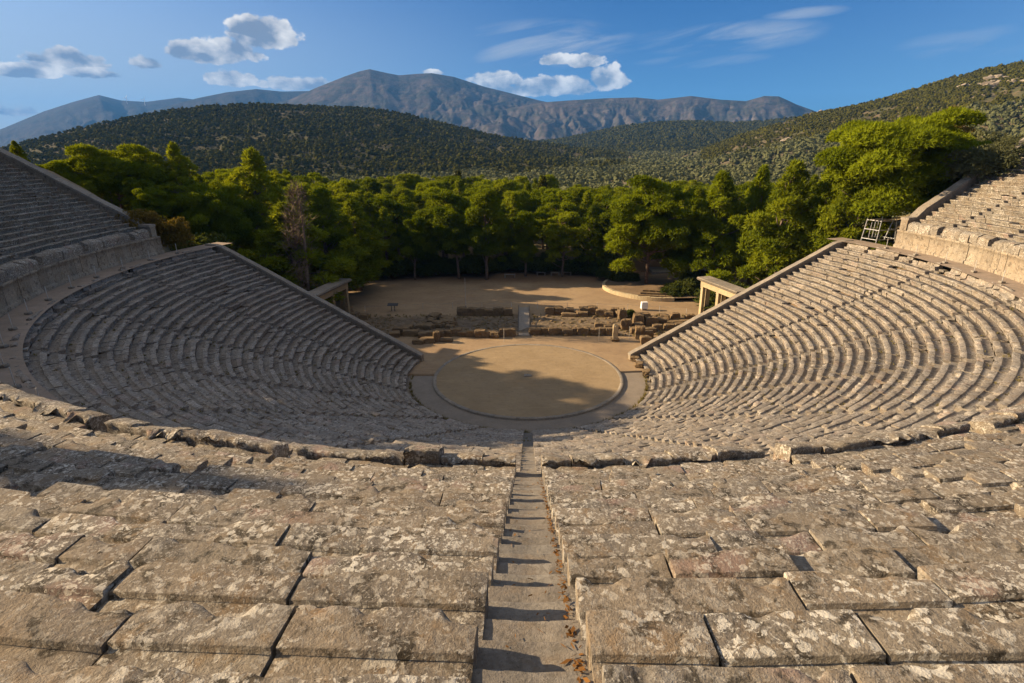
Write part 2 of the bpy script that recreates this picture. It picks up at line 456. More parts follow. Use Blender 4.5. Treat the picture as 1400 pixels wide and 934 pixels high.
def stair_flight(tierN, phi, r0, w, z0, h, n, k0, parent, mat, seed, near):
    rng = np.random.default_rng(seed); mb = MB()
    for k in range(k0, n):
        for half in (0, 1):
            ra = r0+w*k+half*w/2+(.0 if half == 0 else 0); rb = ra+w/2+.03
            z = z0+h*k-(.085 if tierN == 'upp' else .11)-(h/2 if half == 0 else 0)+rng.normal(0, .006)
            pos = np.array([ra*math.sin(phi), -ra*math.cos(phi), z]); dist = np.linalg.norm(pos-CAM)
            inf = near and (pos-CAM)@FW > .2
            st = max(.03, dist*.006) if inf else 1.
            nx = max(1, int(SW/st)); ny = max(1, int((rb-ra)/st))
            xs = np.linspace(-SW/2-.03, SW/2+.03, nx+1); ys = np.concatenate([[0, 0], np.linspace(.0, 1, ny+1)[0:]])
            gx, gi = np.meshgrid(xs, np.arange(len(ys)), indexing='ij')
            rr = ra+np.array(ys)[gi]*(rb-ra); zz = np.full(rr.shape, z); zz[:, 0] = z-h/2-.08; rr[:, 0] += .02
            zz[:, 1] -= .012
            rr[:, 2] += .012*(ny > 1)
            er = np.array([math.sin(phi), -math.cos(phi), 0]); et = np.array([math.cos(phi), math.sin(phi), 0])
            V = rr[..., None]*er+gx[..., None]*et; V[..., 2] += zz; V = V.reshape(-1, 3)
            wear = -.018*np.exp(-(gx.ravel()/.2)**2)
            n1 = fbm(V*2.2+seed+k, 3)-.5; n2 = fbm(V*9+seed, 3)-.5
            top = (gi.ravel() > 0)
            V[:, 2] += top*(n1*.03+n2*.012+wear); V += er[None]*((n1*.05+n2*.02)*(gi.ravel() < 4))[:, None]
            K = len(ys); i = np.arange(nx)[:, None]*K; j = np.arange(K-1)[None]
            q = np.stack([i+j, i+K+j, i+K+j+1, i+j+1], -1).reshape(-1, 4)
            mb.add(V, [q], rng.uniform(.2, 1))
    return mb.build('stair_flight', mat, parent, smooth=near)


def cone_core(name, tier, r0, r1, f, mat, parent):
    """earth packing under the seat blocks"""
    rs = np.linspace(r0, r1, 40); V = []; n = 120
    for r in rs:
        a, b = wall_phi(tier, -1, max(r, 13.8 if tier == 'low' else 42.2)), wall_phi(tier, 1, max(r, 13.8 if tier == 'low' else 42.2))
        for p in np.linspace(a, b, n+1): V.append((r*math.sin(p), -r*math.cos(p), f(r)))
    i = np.arange(39)[:, None]*(n+1); j = np.arange(n)[None]
    q = np.stack([i+j, i+j+1, i+n+2+j, i+n+1+j], -1).reshape(-1, 4)
    return mesh_obj(name, V, [q], mat, parent, True)


# ---- lower tier
low = empty('lower_seating_tier', 'sunken horseshoe of grey stone seat rows around the orchestra', 'seating tier')
cone_core('foundation', 'low', 12.7, 39.6, lambda r: LOW_Z0+(r-LOW_R0)/LOW_W*LOW_H-.62, MAT['soil'], low)
for k in range(LOW_N-1):
    r, z = LOW_R0+LOW_W*k, LOW_Z0+LOW_H*k
    ring_blocks('seat_row', r, z, spans_for('low', r+.2, LOW_STAIRS), seat_profile(LOW_H, LOW_W), (0, -.02), MAT['seat_low'], low,
                lens=(.6, 2.3), jz=.018, jr=.024, gap=.006, rough=.03, chip=.17, broken=.2, seed=100+k,
                special=lambda m, g: -.12 if g.uniform() < .03 else None)
k = LOW_N-1; r, z = LOW_R0+LOW_W*k, LOW_Z0+LOW_H*k
ring_blocks('backrest_row', r, z, spans_for('low', r+.2, LOW_STAIRS, .6),
            [(.08, -LOW_H-.05), (.06, -.14), (0, -.09), (0, -.01), (.02, 0), (.34, 0), (.40, .05), (.44, .36), (.47, .40), (.70, .38), (.74, .33), (.74, -.5)],
            (.72, .38), MAT['seat_low'], low, lens=(.8, 2.0), jz=.05, jr=.03, gap=.02, rough=.09, chip=.3, broken=.35, seed=180,
            special=lambda m, g: -g.uniform(.1, .4) if g.uniform() < .28 else None)
for j, s in enumerate(LOW_STAIRS):
    stair_flight('low', s, LOW_R0, LOW_W, LOW_Z0, LOW_H, LOW_N, 0, low, MAT['step'], 300+j, abs(s) < .1)

# ---- upper tier
upp = empty('upper_seating_tier', 'high ring of lichen spotted stone seat rows above the walkway, nearest the viewer', 'seating tier')
cone_core('foundation', 'upp', 42.1, 58.9, lambda r: UPP_Z0+(r-UPP_R0)/UPP_W*UPP_H-.62, MAT['soil'], upp)


def upp_special(k):
    def f(mid, g):
        u = g.uniform()
        if k == 14 and -.078 < mid < -.034: return -.13
        if k == 15 and -.075 < mid < -.045: return -.05
        if u < .035 and abs(mid) > .05: return -g.uniform(.05, .13)
        return None
    return f


for k in range(UPP_N):
    r, z = UPP_R0+UPP_W*k, UPP_Z0+UPP_H*k
    ring_blocks('seat_row', r, z, spans_for('upp', r+.2, UPP_STAIRS, .5), seat_profile(UPP_H, UPP_W), (0, -.02), MAT['seat'], upp,
                lens=(.8, 2.0), jz=.013, jr=.02, gap=.008, rough=.007, chip=.11, broken=.16, seed=500+k, special=upp_special(k))
ring_blocks('podium_wall', 41.5, 14.28, [(wall_phi('upp', -1, 41.7)-.02, wall_phi('upp', 1, 41.7)+.02)],
            [(-.14, -2.05), (-.14, -1.62), (-.02, -1.58), (0, -1.5), (0, -.24), (-.07, -.2), (-.07, -.02), (-.04, 0), (.75, 0)],
            (-.05, -.05), MAT['podium'], upp, lens=(.7, 1.5), jz=.01, jr=.02, gap=.01, rough=.012, chip=.06, broken=.1, seed=560)
ring_blocks('backrest_row', 41.5, 14.9, [(a, b) for a, b in spans_for('upp', 42.3, [s for s in UPP_STAIRS], .6)],
            [(.02, -.68), (0, -.1), (.02, .1), (.07, .16), (.3, .24), (.52, .34), (.66, .36), (.70, .32), (.72, -.4)],
            (.68, .40), MAT['seat'], upp, lens=(.8, 2.2), jz=.035, jr=.03, gap=.012, rough=.075, chip=.35, broken=.35, seed=570,
            special=lambda m, g: -g.uniform(.1, .45) if g.uniform() < .12 and abs(m) > .1 else None)
for j, s in enumerate(UPP_STAIRS):
    stair_flight('upp', s, UPP_R0, UPP_W, UPP_Z0, UPP_H, UPP_N, -1, upp, MAT['step'], 330+j, abs(s) < .4)

rng = np.random.default_rng(44); mb = MB()
for _ in range(900):
    r_ = rng.uniform(43, 53.8); x = .33-abs(rng.normal(0, .035)) if rng.uniform() < .85 else rng.uniform(-.3, .3)
    k_ = int((r_-UPP_R0)/UPP_W); half = ((r_-UPP_R0)/UPP_W-k_) >= .5; z_ = UPP_Z0+UPP_H*k_-.085-(0 if half else UPP_H/2)+rng.uniform(.004, .02)
    a_, b_ = rng.normal(0, .016, 3), rng.normal(0, .011, 3); a_[2] *= .3; b_[2] *= .3; c_ = np.array([x, -r_, z_])
    mb.add([c_-a_, c_-b_, c_+a_, c_+b_], [[(0, 1, 2, 3)]], rng.uniform())
MAT['litter'] = foliage_mat('dry_leaves', (.12, .055, .02), (.26, .13, .04), .1)
tag(mb.build('fallen_leaves', MAT['litter']), 'dry orange leaves gathered along the right edge of the central stairs', 'leaves', None, 'stuff')
# ---- walkway between the tiers
def ring_sheet(name, r0, r1, a, b, z, mat, n=160, m=6, bump=.02):
    ph = np.linspace(a, b, n+1); rs = np.linspace(r0, r1, m+1)
    g, h = np.meshgrid(ph, rs, indexing='ij'); V = np.stack([h*np.sin(g), -h*np.cos(g), 0*g+z], -1).reshape(-1, 3)
    V[:, 2] += bump*(fbm(V*.8, 3)-.5)*2
    i = np.arange(n)[:, None]*(m+1); j = np.arange(m)[None]
    q = np.stack([i+j, i+m+1+j, i+m+2+j, i+j+1], -1).reshape(-1, 4)
    return mesh_obj(name, V, [q[:, ::-1]], mat, None, True)


tag(ring_sheet('walkway', 39.0, 41.6, wall_phi('low', -1, 39.6)-.06, wall_phi('low', 1, 39.6)+.06, 12.36, MAT['walk']), kind='structure')


# ---- retaining walls at the cavea ends
def retaining_wall(tier, side, label, tops, base, thick=.55, over=.09, mat='podium'):
    """tops: (distance along wall line, top z)"""
    p, q = np.array(WALLS[(tier, side)][0]), np.array(WALLS[(tier, side)][1]); d = (q-p)/np.linalg.norm(q-p)
    nrm = np.array([-d[1], d[0]])*(-side)
    if nrm[1] < 0: nrm = -nrm
    root = empty('retaining_wall', label, 'wall')
    rng = np.random.default_rng(int(1000+side*10+len(tier)+tops[0][0]))
    S = np.array([t[0] for t in tops], float); Zt = np.array([t[1] for t in tops], float)
    n = int((S[-1]-S[0])/1.1); ss = np.linspace(S[0], S[-1], n+1); zz = np.interp(ss, S, Zt)
    wb, cb = MB(), MB()
    for i in range(n):
        s0, s1 = ss[i]+.006, ss[i+1]-.006; z0, z1 = zz[i], zz[i+1]
        def P(s, o, z): x = p+d*s+nrm*o; return (x[0], x[1], z)
        o0, o1 = 0, thick
        wb.hexa([P(ss[i], o0, base), P(ss[i+1], o0, base), P(ss[i+1], o1, base), P(ss[i], o1, base),
                 P(ss[i], o0, z0-.26), P(ss[i+1], o0, z1-.26), P(ss[i+1], o1, z1-.26), P(ss[i], o1, z0-.26)], rng.uniform())
        j = rng.normal(0, .012); jo = rng.normal(0, .012)
        cb.hexa([P(s0, -over+jo, z0-.257+j), P(s1, -over+jo, z1-.257+j), P(s1, o1+over+jo, z1-.257+j), P(s0, o1+over+jo, z0-.257+j),
                 P(s0, -over+jo+.02, z0+j), P(s1, -over+jo+.02, z1+j), P(s1, o1+over+jo-.02, z1+j), P(s0, o1+over+jo-.02, z0+j)], rng.uniform(.3, 1))
    wb.build('wall', MAT[mat], root); cb.build('coping', MAT['kerb'], root)
    return root


def lowz(r): return LOW_Z0+(r-LOW_R0)/LOW_W*LOW_H
def line_r(tier, side, s):
    p, q = np.array(WALLS[(tier, side)][0]), np.array(WALLS[(tier, side)][1]); d = (q-p)/np.linalg.norm(q-p)
    return np.hypot(*(p+d*s))


for side, lab in ((-1, 'sloping stone wall closing the shaded left end of the lower tier'), (1, 'sloping stone wall closing the sunlit right end of the lower tier')):
    tops = [(s, lowz(line_r('low', side, s))+.42) for s in np.linspace(-.6, 25.5, 12)]
    e = tops[-1]; tops += [(27.4, e[1]+.05)]
    retaining_wall('low', side, lab, tops, -1)
for side, lab in ((-1, 'capped wall with a pier closing the left end of the upper tier'), (1, 'capped wall with a pier closing the right end of the upper tier')):
    r0 = line_r('upp', side, 0)
    f = lambda s: UPP_Z0+(line_r('upp', side, s)-UPP_R0)/UPP_W*UPP_H+.55
    tops = [(-.2, 15.62), (1.4, 15.66)]+[(s, f(s)) for s in np.linspace(2.0, 16.8, 9)]
    retaining_wall('upp', side, lab, tops, 11.0, .75, .1)

# ------------------------------------------------------------------ orchestra
n = 128; th = np.arange(n)/n*2*np.pi
V = [(0, 0, .004)]
for r in (3, 6, 9.9):
    V += [(r*math.cos(a), r*math.sin(a), .004) for a in th]
F3 = [(0, 1+i, 1+(i+1) % n) for i in range(n)]
F4 = [(1+n*k+i, 1+n*(k+1)+i, 1+n*(k+1)+(i+1) % n, 1+n*k+(i+1) % n) for k in range(2) for i in range(n)]
tag(mesh_obj('orchestra_ground', V, [F3, F4], MAT['orch']), kind='structure')


def kerb_span(a, b): return [(rad(a), rad(b))]


k_ = ring_blocks('stone_kerb', 9.78, .035, kerb_span(-180, 180), [(0, -.3), (0, -.02), (.02, 0), (.36, 0), (.38, -.02), (.38, -.5)], (.0, 0), MAT['kerb'], None,
                 lens=(1.4, 2.2), jz=.006, jr=.006, gap=.006, rough=.008, chip=.03, broken=.02, seed=700)
tag(k_, 'thin pale stone ring bordering the round orchestra floor', 'kerb')
tag(ring_sheet('corridor_path', 10.1, 12.95, rad(-91.5), rad(96.5), -.16, MAT['corr'], 120, 4, .01), kind='structure')
# field and parodos ground: one sheet with a step down to the corridor
xs = np.linspace(-46, 46, 155); ys = np.linspace(.0, 64, 108)
gx, gy = np.meshgrid(xs, ys, indexing='ij')
edge = np.interp(gx, [-12.6, -10.4, 10.3, 12.5], [.3, .3, 1.2, 1.4])
gy2 = np.where(gy < 2.0, edge+(2.0-edge)*gy/2.0, gy)
zz = .05*(fbm(np.stack([gx.ravel()*.25, gy2.ravel()*.25, 0*gx.ravel()], 1), 3).reshape(gx.shape)-.5)*sstep(13, 18, gy2)
# low mound of rubble earth inside the stage ruins
zz += (.28*fbm(np.stack([gx.ravel()*.5, gy2.ravel()*.5, 0*gx.ravel()+5], 1), 4).reshape(gx.shape))*sstep(13.6, 15, gy2)*(1-sstep(20.5, 22.5, gy2))*(np.abs(gx) < 24)
zz += sstep(34, 46, np.abs(gx))*-.5
V = np.stack([gx, gy2, zz], -1).reshape(-1, 3); ny = len(ys)
i = np.arange(len(xs)-1)[:, None]*ny; j = np.arange(ny-1)[None]
q = np.stack([i+j, i+ny+j, i+ny+j+1, i+j+1], -1).reshape(-1, 4)
nb = len(V); V = np.concatenate([V, V[::ny]-np.array([0, 0, .5])])
i = np.arange(len(xs)-1); sk = np.stack([nb+i, nb+i+1, (i+1)*ny, i*ny], -1)
tag(mesh_obj('field', V, [q, sk], MAT['field'], None, True), kind='structure')


# ------------------------------------------------------------------ terrain
def ground_z(x, y):
    r = np.hypot(x, y); ax = np.abs(x); s = np.hypot(x-CAM[0], y-CAM[1])
    S = np.where(y > 6, 22.-6*sstep(6, 25, y), 22.)*sstep(29, 58, ax)
    yw = 4.5+.22*(ax-12.5); e = y-yw
    out = S*np.exp(-(np.maximum(e, 0)/42.)**2)*np.exp(-(np.maximum(0, r-75)/110.)**2)-.4
    val = 15*sstep(400, 1600, s)
    out = out+val+np.where(s > 140, 2.5*(fbm(np.stack([x*.01, y*.01, 0*x], 1), 3)-.5), 0)
    zc = np.where(r < 41, LOW_Z0+(r-LOW_R0)/LOW_W*LOW_H-1.6, np.minimum(UPP_Z0+(r-UPP_R0)/UPP_W*UPP_H-1.6, 21.6+.08*(r-58)))
    zc = np.where((r > 39) & (r < 42.6), np.minimum(zc, 11.0), zc)
    zc = np.where(r < 13.5, -.6, zc)
    t = np.clip((e+2.5)/2.5, 0, 1)
    low_ = np.minimum(zc, out)
    ins = zc*(1-t)+low_*t
    return np.where(e < 0, ins, out)


def gz1(x, y): return float(ground_z(np.array([float(x)]), np.array([float(y)]))[0])


rs = np.concatenate([np.arange(0, 75, 1.25), np.geomspace(75, 14000, 90)]); na = 300
g, h = np.meshgrid(rs, np.arange(na)/na*2*np.pi, indexing='ij'); gx, gy = g*np.cos(h), g*np.sin(h)
V = np.stack([gx.ravel(), gy.ravel(), ground_z(gx.ravel(), gy.ravel())], 1)
i = np.arange(len(rs)-1)[:, None]*na; j = np.arange(na)[None]; k = (j+1) % na
q = np.stack([i+j, i+na+j, i+na+k, i+k], -1).reshape(-1, 4)
tag(mesh_obj('ground', V, [q], MAT['valley'], None, True), kind='structure')


def ridge_fn(pts):
    b = [bearing(*p) for p in pts]; a = np.array([x[0] for x in b]); s = np.array([x[1] for x in b]); o = np.argsort(a)
    return lambda az: np.interp(az, a[o], s[o]), a.min(), a.max()


class Hill:
    def __init__(s, pts, s0, s1, s2, zb, amp, gully=0, freq=60, pw=1.05, seed=0):
        s.f, s.a0, s.a1 = ridge_fn(pts); s.s0, s.s1, s.s2, s.zb, s.amp, s.gully, s.freq, s.pw, s.seed = s0, s1, s2, zb, amp, gully, freq, pw, seed
    def z(s, az, d):
        az = np.asarray(az, float); d = np.asarray(d, float)
        lo = s.s0(az) if callable(s.s0) else s.s0; hi = s.s1(az) if callable(s.s1) else s.s1
        zr = CAM[2]+hi*s.f(az); u = (d-lo)/(hi-lo)
        z = s.zb+(zr-s.zb)*np.where(u < 1, np.clip(u, -.3, 1)**1 if s.pw == 1 else np.sign(u)*np.abs(np.clip(u, -.3, 1))**s.pw, 1-.9*((d-hi)/(s.s2-hi))**1.5)
        w = 4*np.clip(u, 0, 1)*(1-np.clip(u, 0, 1))
        P = np.stack([az.ravel()*s.freq+s.seed, d.ravel()/(hi if np.isscalar(hi) else np.mean(hi))*s.freq*.6, 0*az.ravel()+s.seed], 1)
        n_ = fbm(P*.35, 5).reshape(az.shape)-.5
        Pg = np.stack([az.ravel()*s.freq+.8*n_.ravel()*4, d.ravel()/(hi if np.isscalar(hi) else np.mean(hi))*6, 0*az.ravel()+s.seed*2], 1)
        gl = np.abs(fbm(Pg, 4).reshape(az.shape)-.5)*2
        return z+w*(s.amp*n_*2-s.gully*(1-gl)**3)-(1-np.clip(u*4, 0, 1))*0
    def build(s, name, mat, na=260, nd=90, label=None):
        az = np.linspace(s.a0, s.a1, na); t = np.linspace(0, 1, nd)
        lo = s.s0(az) if callable(s.s0) else np.full(na, s.s0)
        dd = lo[:, None]*.97+(s.s2-lo[:, None]*.97)*t[None]
        A = az[:, None]+0*dd; Z = s.z(A, dd)
        V = np.stack([CAM[0]+dd*np.sin(A), CAM[1]+dd*np.cos(A), Z], -1).reshape(-1, 3)
        i = np.arange(na-1)[:, None]*nd; j = np.arange(nd-1)[None]
        q = np.stack([i+j, i+nd+j, i+nd+j+1, i+j+1], -1).reshape(-1, 4)
        return tag(mesh_obj(name, V, [q], mat, None, True), kind='structure')


HF = Hill([(-160, 240), (-60, 218), (0, 205), (40, 195), (100, 178), (160, 165), (230, 152), (290, 146), (350, 143), (420, 146), (480, 148), (520, 151), (570, 160), (620, 173), (680, 187), (740, 196), (800, 204), (860, 212), (960, 222)], 520, 1150, 1900, -2, 9, 6, 24, seed=3)
HG = Hill([(900, 222), (960, 205), (1010, 186), (1060, 171), (1110, 156), (1150, 149), (1200, 138), (1250, 123), (1300, 107), (1350, 94), (1400, 85), (1480, 70), (1560, 58), (1650, 50)], 330, 950, 1700, -2, 8, 5, 26, seed=9)
HE = Hill([(640, 210), (700, 197), (760, 192), (800, 184), (850, 173), (900, 168), (950, 166), (1000, 169), (1040, 167), (1090, 161), (1150, 160), (1220, 170)], 1300, 2100, 3000, 6, 12, 12, 30, seed=5)
HA = Hill([(-200, 215), (-80, 195), (0, 177), (60, 152), (100, 139), (135, 129.5), (165, 137), (200, 139), (245, 133), (290, 139), (330, 150), (380, 170)], 5200, 9000, 11500, 0, 120, 60, 40, seed=21)
HB = Hill([(120, 185), (150, 168), (230, 145), (270, 134), (310, 126), (350, 121.5), (385, 125), (430, 124), (470, 130), (520, 150), (560, 170)], 4600, 7200, 9000, 0, 90, 60, 40, seed=22)
HC = Hill([(300, 165), (330, 153), (395, 137), (430, 121), (470, 105), (490, 98), (505, 94.5), (525, 99), (545, 103), (570, 101), (590, 100), (620, 105), (660, 118), (700, 128), (740, 138), (790, 148), (830, 165), (880, 190)], 3400, 5800, 8000, 0, 140, 45, 22, seed=23)
HD = Hill([(640, 160), (700, 147), (740, 140), (780, 137), (830, 134), (870, 133), (900, 136), (945, 131), (985, 136), (1020, 138), (1045, 131), (1065, 131.5), (1090, 143), (1115, 152), (1160, 170), (1200, 190)], 3000, 4700, 6500, 0, 110, 65, 34, 1.2, seed=24)
HF.build('hill', MAT['hill'], 300, 110); HG.build('hill', MAT['hill_rocky'], 300, 130); HE.build('hill', MAT['hill'], 240, 70)
HA.build('mountain', MAT['mount_far'], 260, 90); HB.build('mountain', MAT['mount_far'], 260, 90)
HC.build('mountain', MAT['mount'], 420, 170); HD.build('mountain', MAT['cliff'], 420, 150)

# ------------------------------------------------------------------ hillside scrub and olive groves (stuff)
ICO1V, ICO1F = ico(1)
keep = [f for f in ICO1F if ICO1V[f][:, 2].max() > -.35]
ICO1F = np.array(keep)
ICO0V, ICO0F = ico(0)


def blobs(name, pts, sizes, flat, mat, label, tones, rng, lod):
    """many shrubs as one mesh: a small core and a coat of leaf-clump faces each"""
    Vs, Fs, Ts = [], [], []; n0 = 0
    N = len(pts); m = len(ICO0V); jit = .72*(1+rng.uniform(-.2, .2, (N, m)))
    B = ICO0V[None]*jit[..., None]*np.stack([sizes, sizes, sizes*flat], 1)[:, None]+pts[:, None]; B[..., 2] += (sizes*flat*.5)[:, None]
    Vs.append(B.reshape(-1, 3)); Fs.append((ICO0F[None]+(np.arange(N)*m)[:, None, None]).reshape(-1, 3)); n0 = N*m; Ts.append(np.repeat(tones-.3, m))
    for sel, q in ((~lod, 34), (lod, 16)):
        P, S, T, fl = pts[sel], sizes[sel], tones[sel], flat[sel]
        if not len(P): continue
        d = rng.normal(size=(len(P), q, 3)); d /= np.linalg.norm(d, axis=2)[..., None]; d[..., 2] = np.where(d[..., 2] < -.25, -d[..., 2], d[..., 2])
        ext = rng.uniform(.62, 1.12, (len(P), q, 1)); sc_ = np.stack([S, S, S*fl], 1)[:, None]
        C = P[:, None]+d*ext*sc_; C[..., 2] += (S*fl*.5)[:, None]
        nn = d+rng.normal(0, .3, d.shape); a_ = np.cross(nn, rng.normal(size=d.shape)); a_ /= np.linalg.norm(a_, axis=2)[..., None]+1e-9; b_ = np.cross(nn, a_); b_ /= np.linalg.norm(b_, axis=2)[..., None]+1e-9
        w_ = (S[:, None, None]*(.42 if q > 20 else .6))*rng.uniform(.6, 1.25, (len(P), q, 1))
        Vv = np.stack([C-a_*w_-b_*w_*.6, C+a_*w_-b_*w_*.6, C+b_*w_], 2).reshape(-1, 3)
        Vs.append(Vv); Fs.append(np.arange(len(Vv)).reshape(-1, 3)+n0); n0 += len(Vv)
        Ts.append(np.repeat((T[:, None]+rng.uniform(-.22, .22, (len(P), q))).ravel(), 3))
    o = mesh_obj(name, np.concatenate(Vs), Fs, mat, None, False, np.clip(np.concatenate(Ts), 0, 1))
    return tag(o, label, 'vegetation', None, 'stuff')


def scatter(hill, a0, a1, d0, d1, spacing, dens, rng, jitter=.45):
    """roughly even points over a piece of hillside; dens(az, d) -> probability"""
    pts = []; d = d0
    while d < d1:
        sp = spacing(d); n_ = int((a1-a0)*d/sp); az = a0+(np.arange(n_)+rng.uniform(-jitter, jitter, n_))*sp/d+rng.uniform(0, sp/d)
        dd = d+rng.uniform(-jitter, jitter, n_)*sp
        k = rng.uniform(size=n_) < dens(az, dd); pts.append(np.stack([az[k], dd[k]], 1)); d += sp
    p = np.concatenate(pts); x, y = CAM[0]+p[:, 1]*np.sin(p[:, 0]), CAM[1]+p[:, 1]*np.cos(p[:, 0])
    return p, x, y


rng = np.random.default_rng(11)
def patch(az, d, f=.02, o=0, lo=.4, hi=.6):
    x, y = d*np.sin(az), d*np.cos(az); return sstep(lo, hi, fbm(np.stack([x*f+o, y*f, 0*x], 1), 4))


p, x, y = scatter(HF, bearing(-40, 200)[0], bearing(870, 210)[0], 540, 1165, lambda d: 3.7+d*.0014,
                  lambda a, d: np.where(a < bearing(560, 200)[0], 1, .75)*(.35+.65*patch(a, d, .016, 3, .30, .45)), rng)
z = HF.z(p[:, 0], p[:, 1]); g0 = ground_z(x, y); ok = z > g0-1; p, x, y, z = p[ok], x[ok], y[ok], np.maximum(z, g0)[ok]
blobs('hillside_scrub', np.stack([x, y, z], 1), 1.1+2.2*rng.uniform(0, 1, len(x))**2, rng.uniform(.7, 1.2, len(x)), MAT['scrub'], 'dense dark green scrub covering the rounded hill on the left',
      .25+.5*patch(p[:, 0], p[:, 1], .03, 8, .3, .7)+rng.uniform(-.25, .25, len(x)), rng, p[:, 1] > 800)
p, x, y = scatter(HE, bearing(690, 200)[0], bearing(1200, 170)[0], 1350, 2110, lambda d: 8.5, lambda a, d: .9+0*a, rng)
z = HE.z(p[:, 0], p[:, 1])
blobs('hillside_scrub', np.stack([x, y, z], 1), rng.uniform(3, 5.5, len(x)), rng.uniform(.6, .9, len(x)), MAT['scrub'], 'very dark scrub on the low ridge below the cliffs',
      rng.uniform(0, .5, len(x)), rng, p[:, 1] > 0)
# right hill: scrub on the upper slope
GA0, GA1 = bearing(960, 200)[0], bearing(1440, 100)[0]
upr = lambda a, d: np.clip((d-(330+(950-330)*.42))/120, 0, 1)
p, x, y = scatter(HG, GA0, GA1, 480, 960, lambda d: 3.4+d*.001, lambda a, d: upr(a, d)*(.3+.7*patch(a, d, .022, 30, .30, .46)), rng)
z = HG.z(p[:, 0], p[:, 1]); g0 = ground_z(x, y); ok = z > g0-1; p, x, y, z = p[ok], x[ok], y[ok], z[ok]
blobs('hillside_scrub', np.stack([x, y, z], 1), rng.uniform(1.0, 2.4, len(x)), rng.uniform(.6, 1.0, len(x)), MAT['scrub'], 'patchy green scrub between pale rocks on the right hill',
      .35+.5*patch(p[:, 0], p[:, 1], .03, 8, .3, .7)+rng.uniform(-.25, .25, len(x)), rng, p[:, 1] > 800)
# olive trees: valley floor and lower right slope
p, x, y = scatter(None, bearing(420, 250)[0], GA1, 190, 1500, lambda d: 5.4+d*.003,
                  lambda a, d: (.25+.75*patch(a, d, .012, 50, .34, .46))*np.where(d > 900, .8, 1), rng, .3)
z = np.maximum(ground_z(x, y), HG.z(np.clip(p[:, 0], HG.a0, HG.a1), p[:, 1])*(p[:, 1] > 325)-50*(p[:, 1] <= 325)-(p[:, 0] < HG.a0)*100)
zf = HF.z(p[:, 0], p[:, 1]); onF = (zf > ground_z(x, y)+1.0) & (p[:, 1] > 520)
u = (p[:, 1]-330)/620
ok = ~onF & ~((p[:, 0] > GA0) & (u > .55)) & (p[:, 1] < np.where(p[:, 0] > bearing(700, 200)[0], 1500, 1000))
p, x, y, z = p[ok], x[ok], y[ok], z[ok]
blobs('olive_grove', np.stack([x, y, z], 1), rng.uniform(1.9, 3.2, len(x)), rng.uniform(.75, 1.05, len(x)), MAT['olive'], 'grey green olive groves spread over the valley floor behind the pines',
      .45+.35*(patch(p[:, 0], p[:, 1], .02, 90, .3, .7)-.5)+rng.uniform(-.3, .3, len(x)), rng, p[:, 1] > 700)


# rocks showing on the right hill
ICO2V, ICO2F = ico(2)
rp, rx, ry = scatter(HG, bearing(1080, 160)[0], GA1, 560, 950, lambda d: 11, lambda a, d: .75*sstep(.56, .66, fbm(np.stack([d*np.sin(a)*.012+70, d*np.cos(a)*.012, 0*a], 1), 4)), rng)
mb = MB(); rz = HG.z(rp[:, 0], rp[:, 1])
for i in range(len(rx)):
    s = rng.uniform(2., 5.5); v = ICO1V*(1+rng.uniform(-.35, .35, (len(ICO1V), 1)))*np.array([s*1.3, s, s*.7])
    mb.add(v+np.array([rx[i], ry[i], rz[i]+.2]), [ICO1F], rng.uniform())
if mb.n: tag(mb.build('rock_outcrops', MAT['outcrop']), 'pale rock outcrops scattered over the right hillside', 'rocks', None, 'stuff')


# ------------------------------------------------------------------ trees
def needles(centres, radii, flat, ntuft, rng, L=.5, w=.10, blades=3, upb=.5, shell=.55):
    """needle tufts on lens-shaped pads; returns V, F, tone"""
    C, N, T = [], [], []
    for c, r, fl in zip(centres, radii, flat):
        m = int(ntuft*r*r*1.45)
        d = rng.normal(size=(m, 3)); d /= np.linalg.norm(d, axis=1)[:, None]; d[:, 2] = np.where(d[:, 2] < -.35, -d[:, 2], d[:, 2])
        rr = shell+(1.03-shell)*rng.uniform(size=m)**.6
        lump = 1+.22*(fbm(d*2.2+c*.7, 2)-.5)*2
        C.append(c+d*(rr*lump)[:, None]*np.array([r, r, r*fl])); N.append(d)
        T.append(np.clip(rng.uniform(-.1, .9)+rng.uniform(-.25, .25, m), 0, 1))
    C, N, T = np.concatenate(C), np.concatenate(N), np.concatenate(T); m = len(C)
    Vs, Ts = [], []
    for b in range(blades):
        tg = np.cross(N, rng.normal(size=(m, 3))); tg /= np.linalg.norm(tg, axis=1)[:, None]+1e-9
        ax = tg*.75+N*.55+np.array([0, 0, upb*.6])+rng.normal(0, .25, (m, 3)); ax /= np.linalg.norm(ax, axis=1)[:, None]
        sd = np.cross(ax, N+rng.normal(0, .38, (m, 3))); sd /= np.linalg.norm(sd, axis=1)[:, None]+1e-9
        l = L*rng.uniform(.6, 1.25, (m, 1)); ww = w*rng.uniform(.7, 1.3, (m, 1))
        Vs.append(np.stack([C-sd*ww, C+sd*ww, C+ax*l], 1)); Ts.append(np.repeat(T, 3))
    V = np.concatenate(Vs).reshape(-1, 3); F = np.arange(len(V)).reshape(-1, 3)
    return V, F, np.concatenate(Ts)


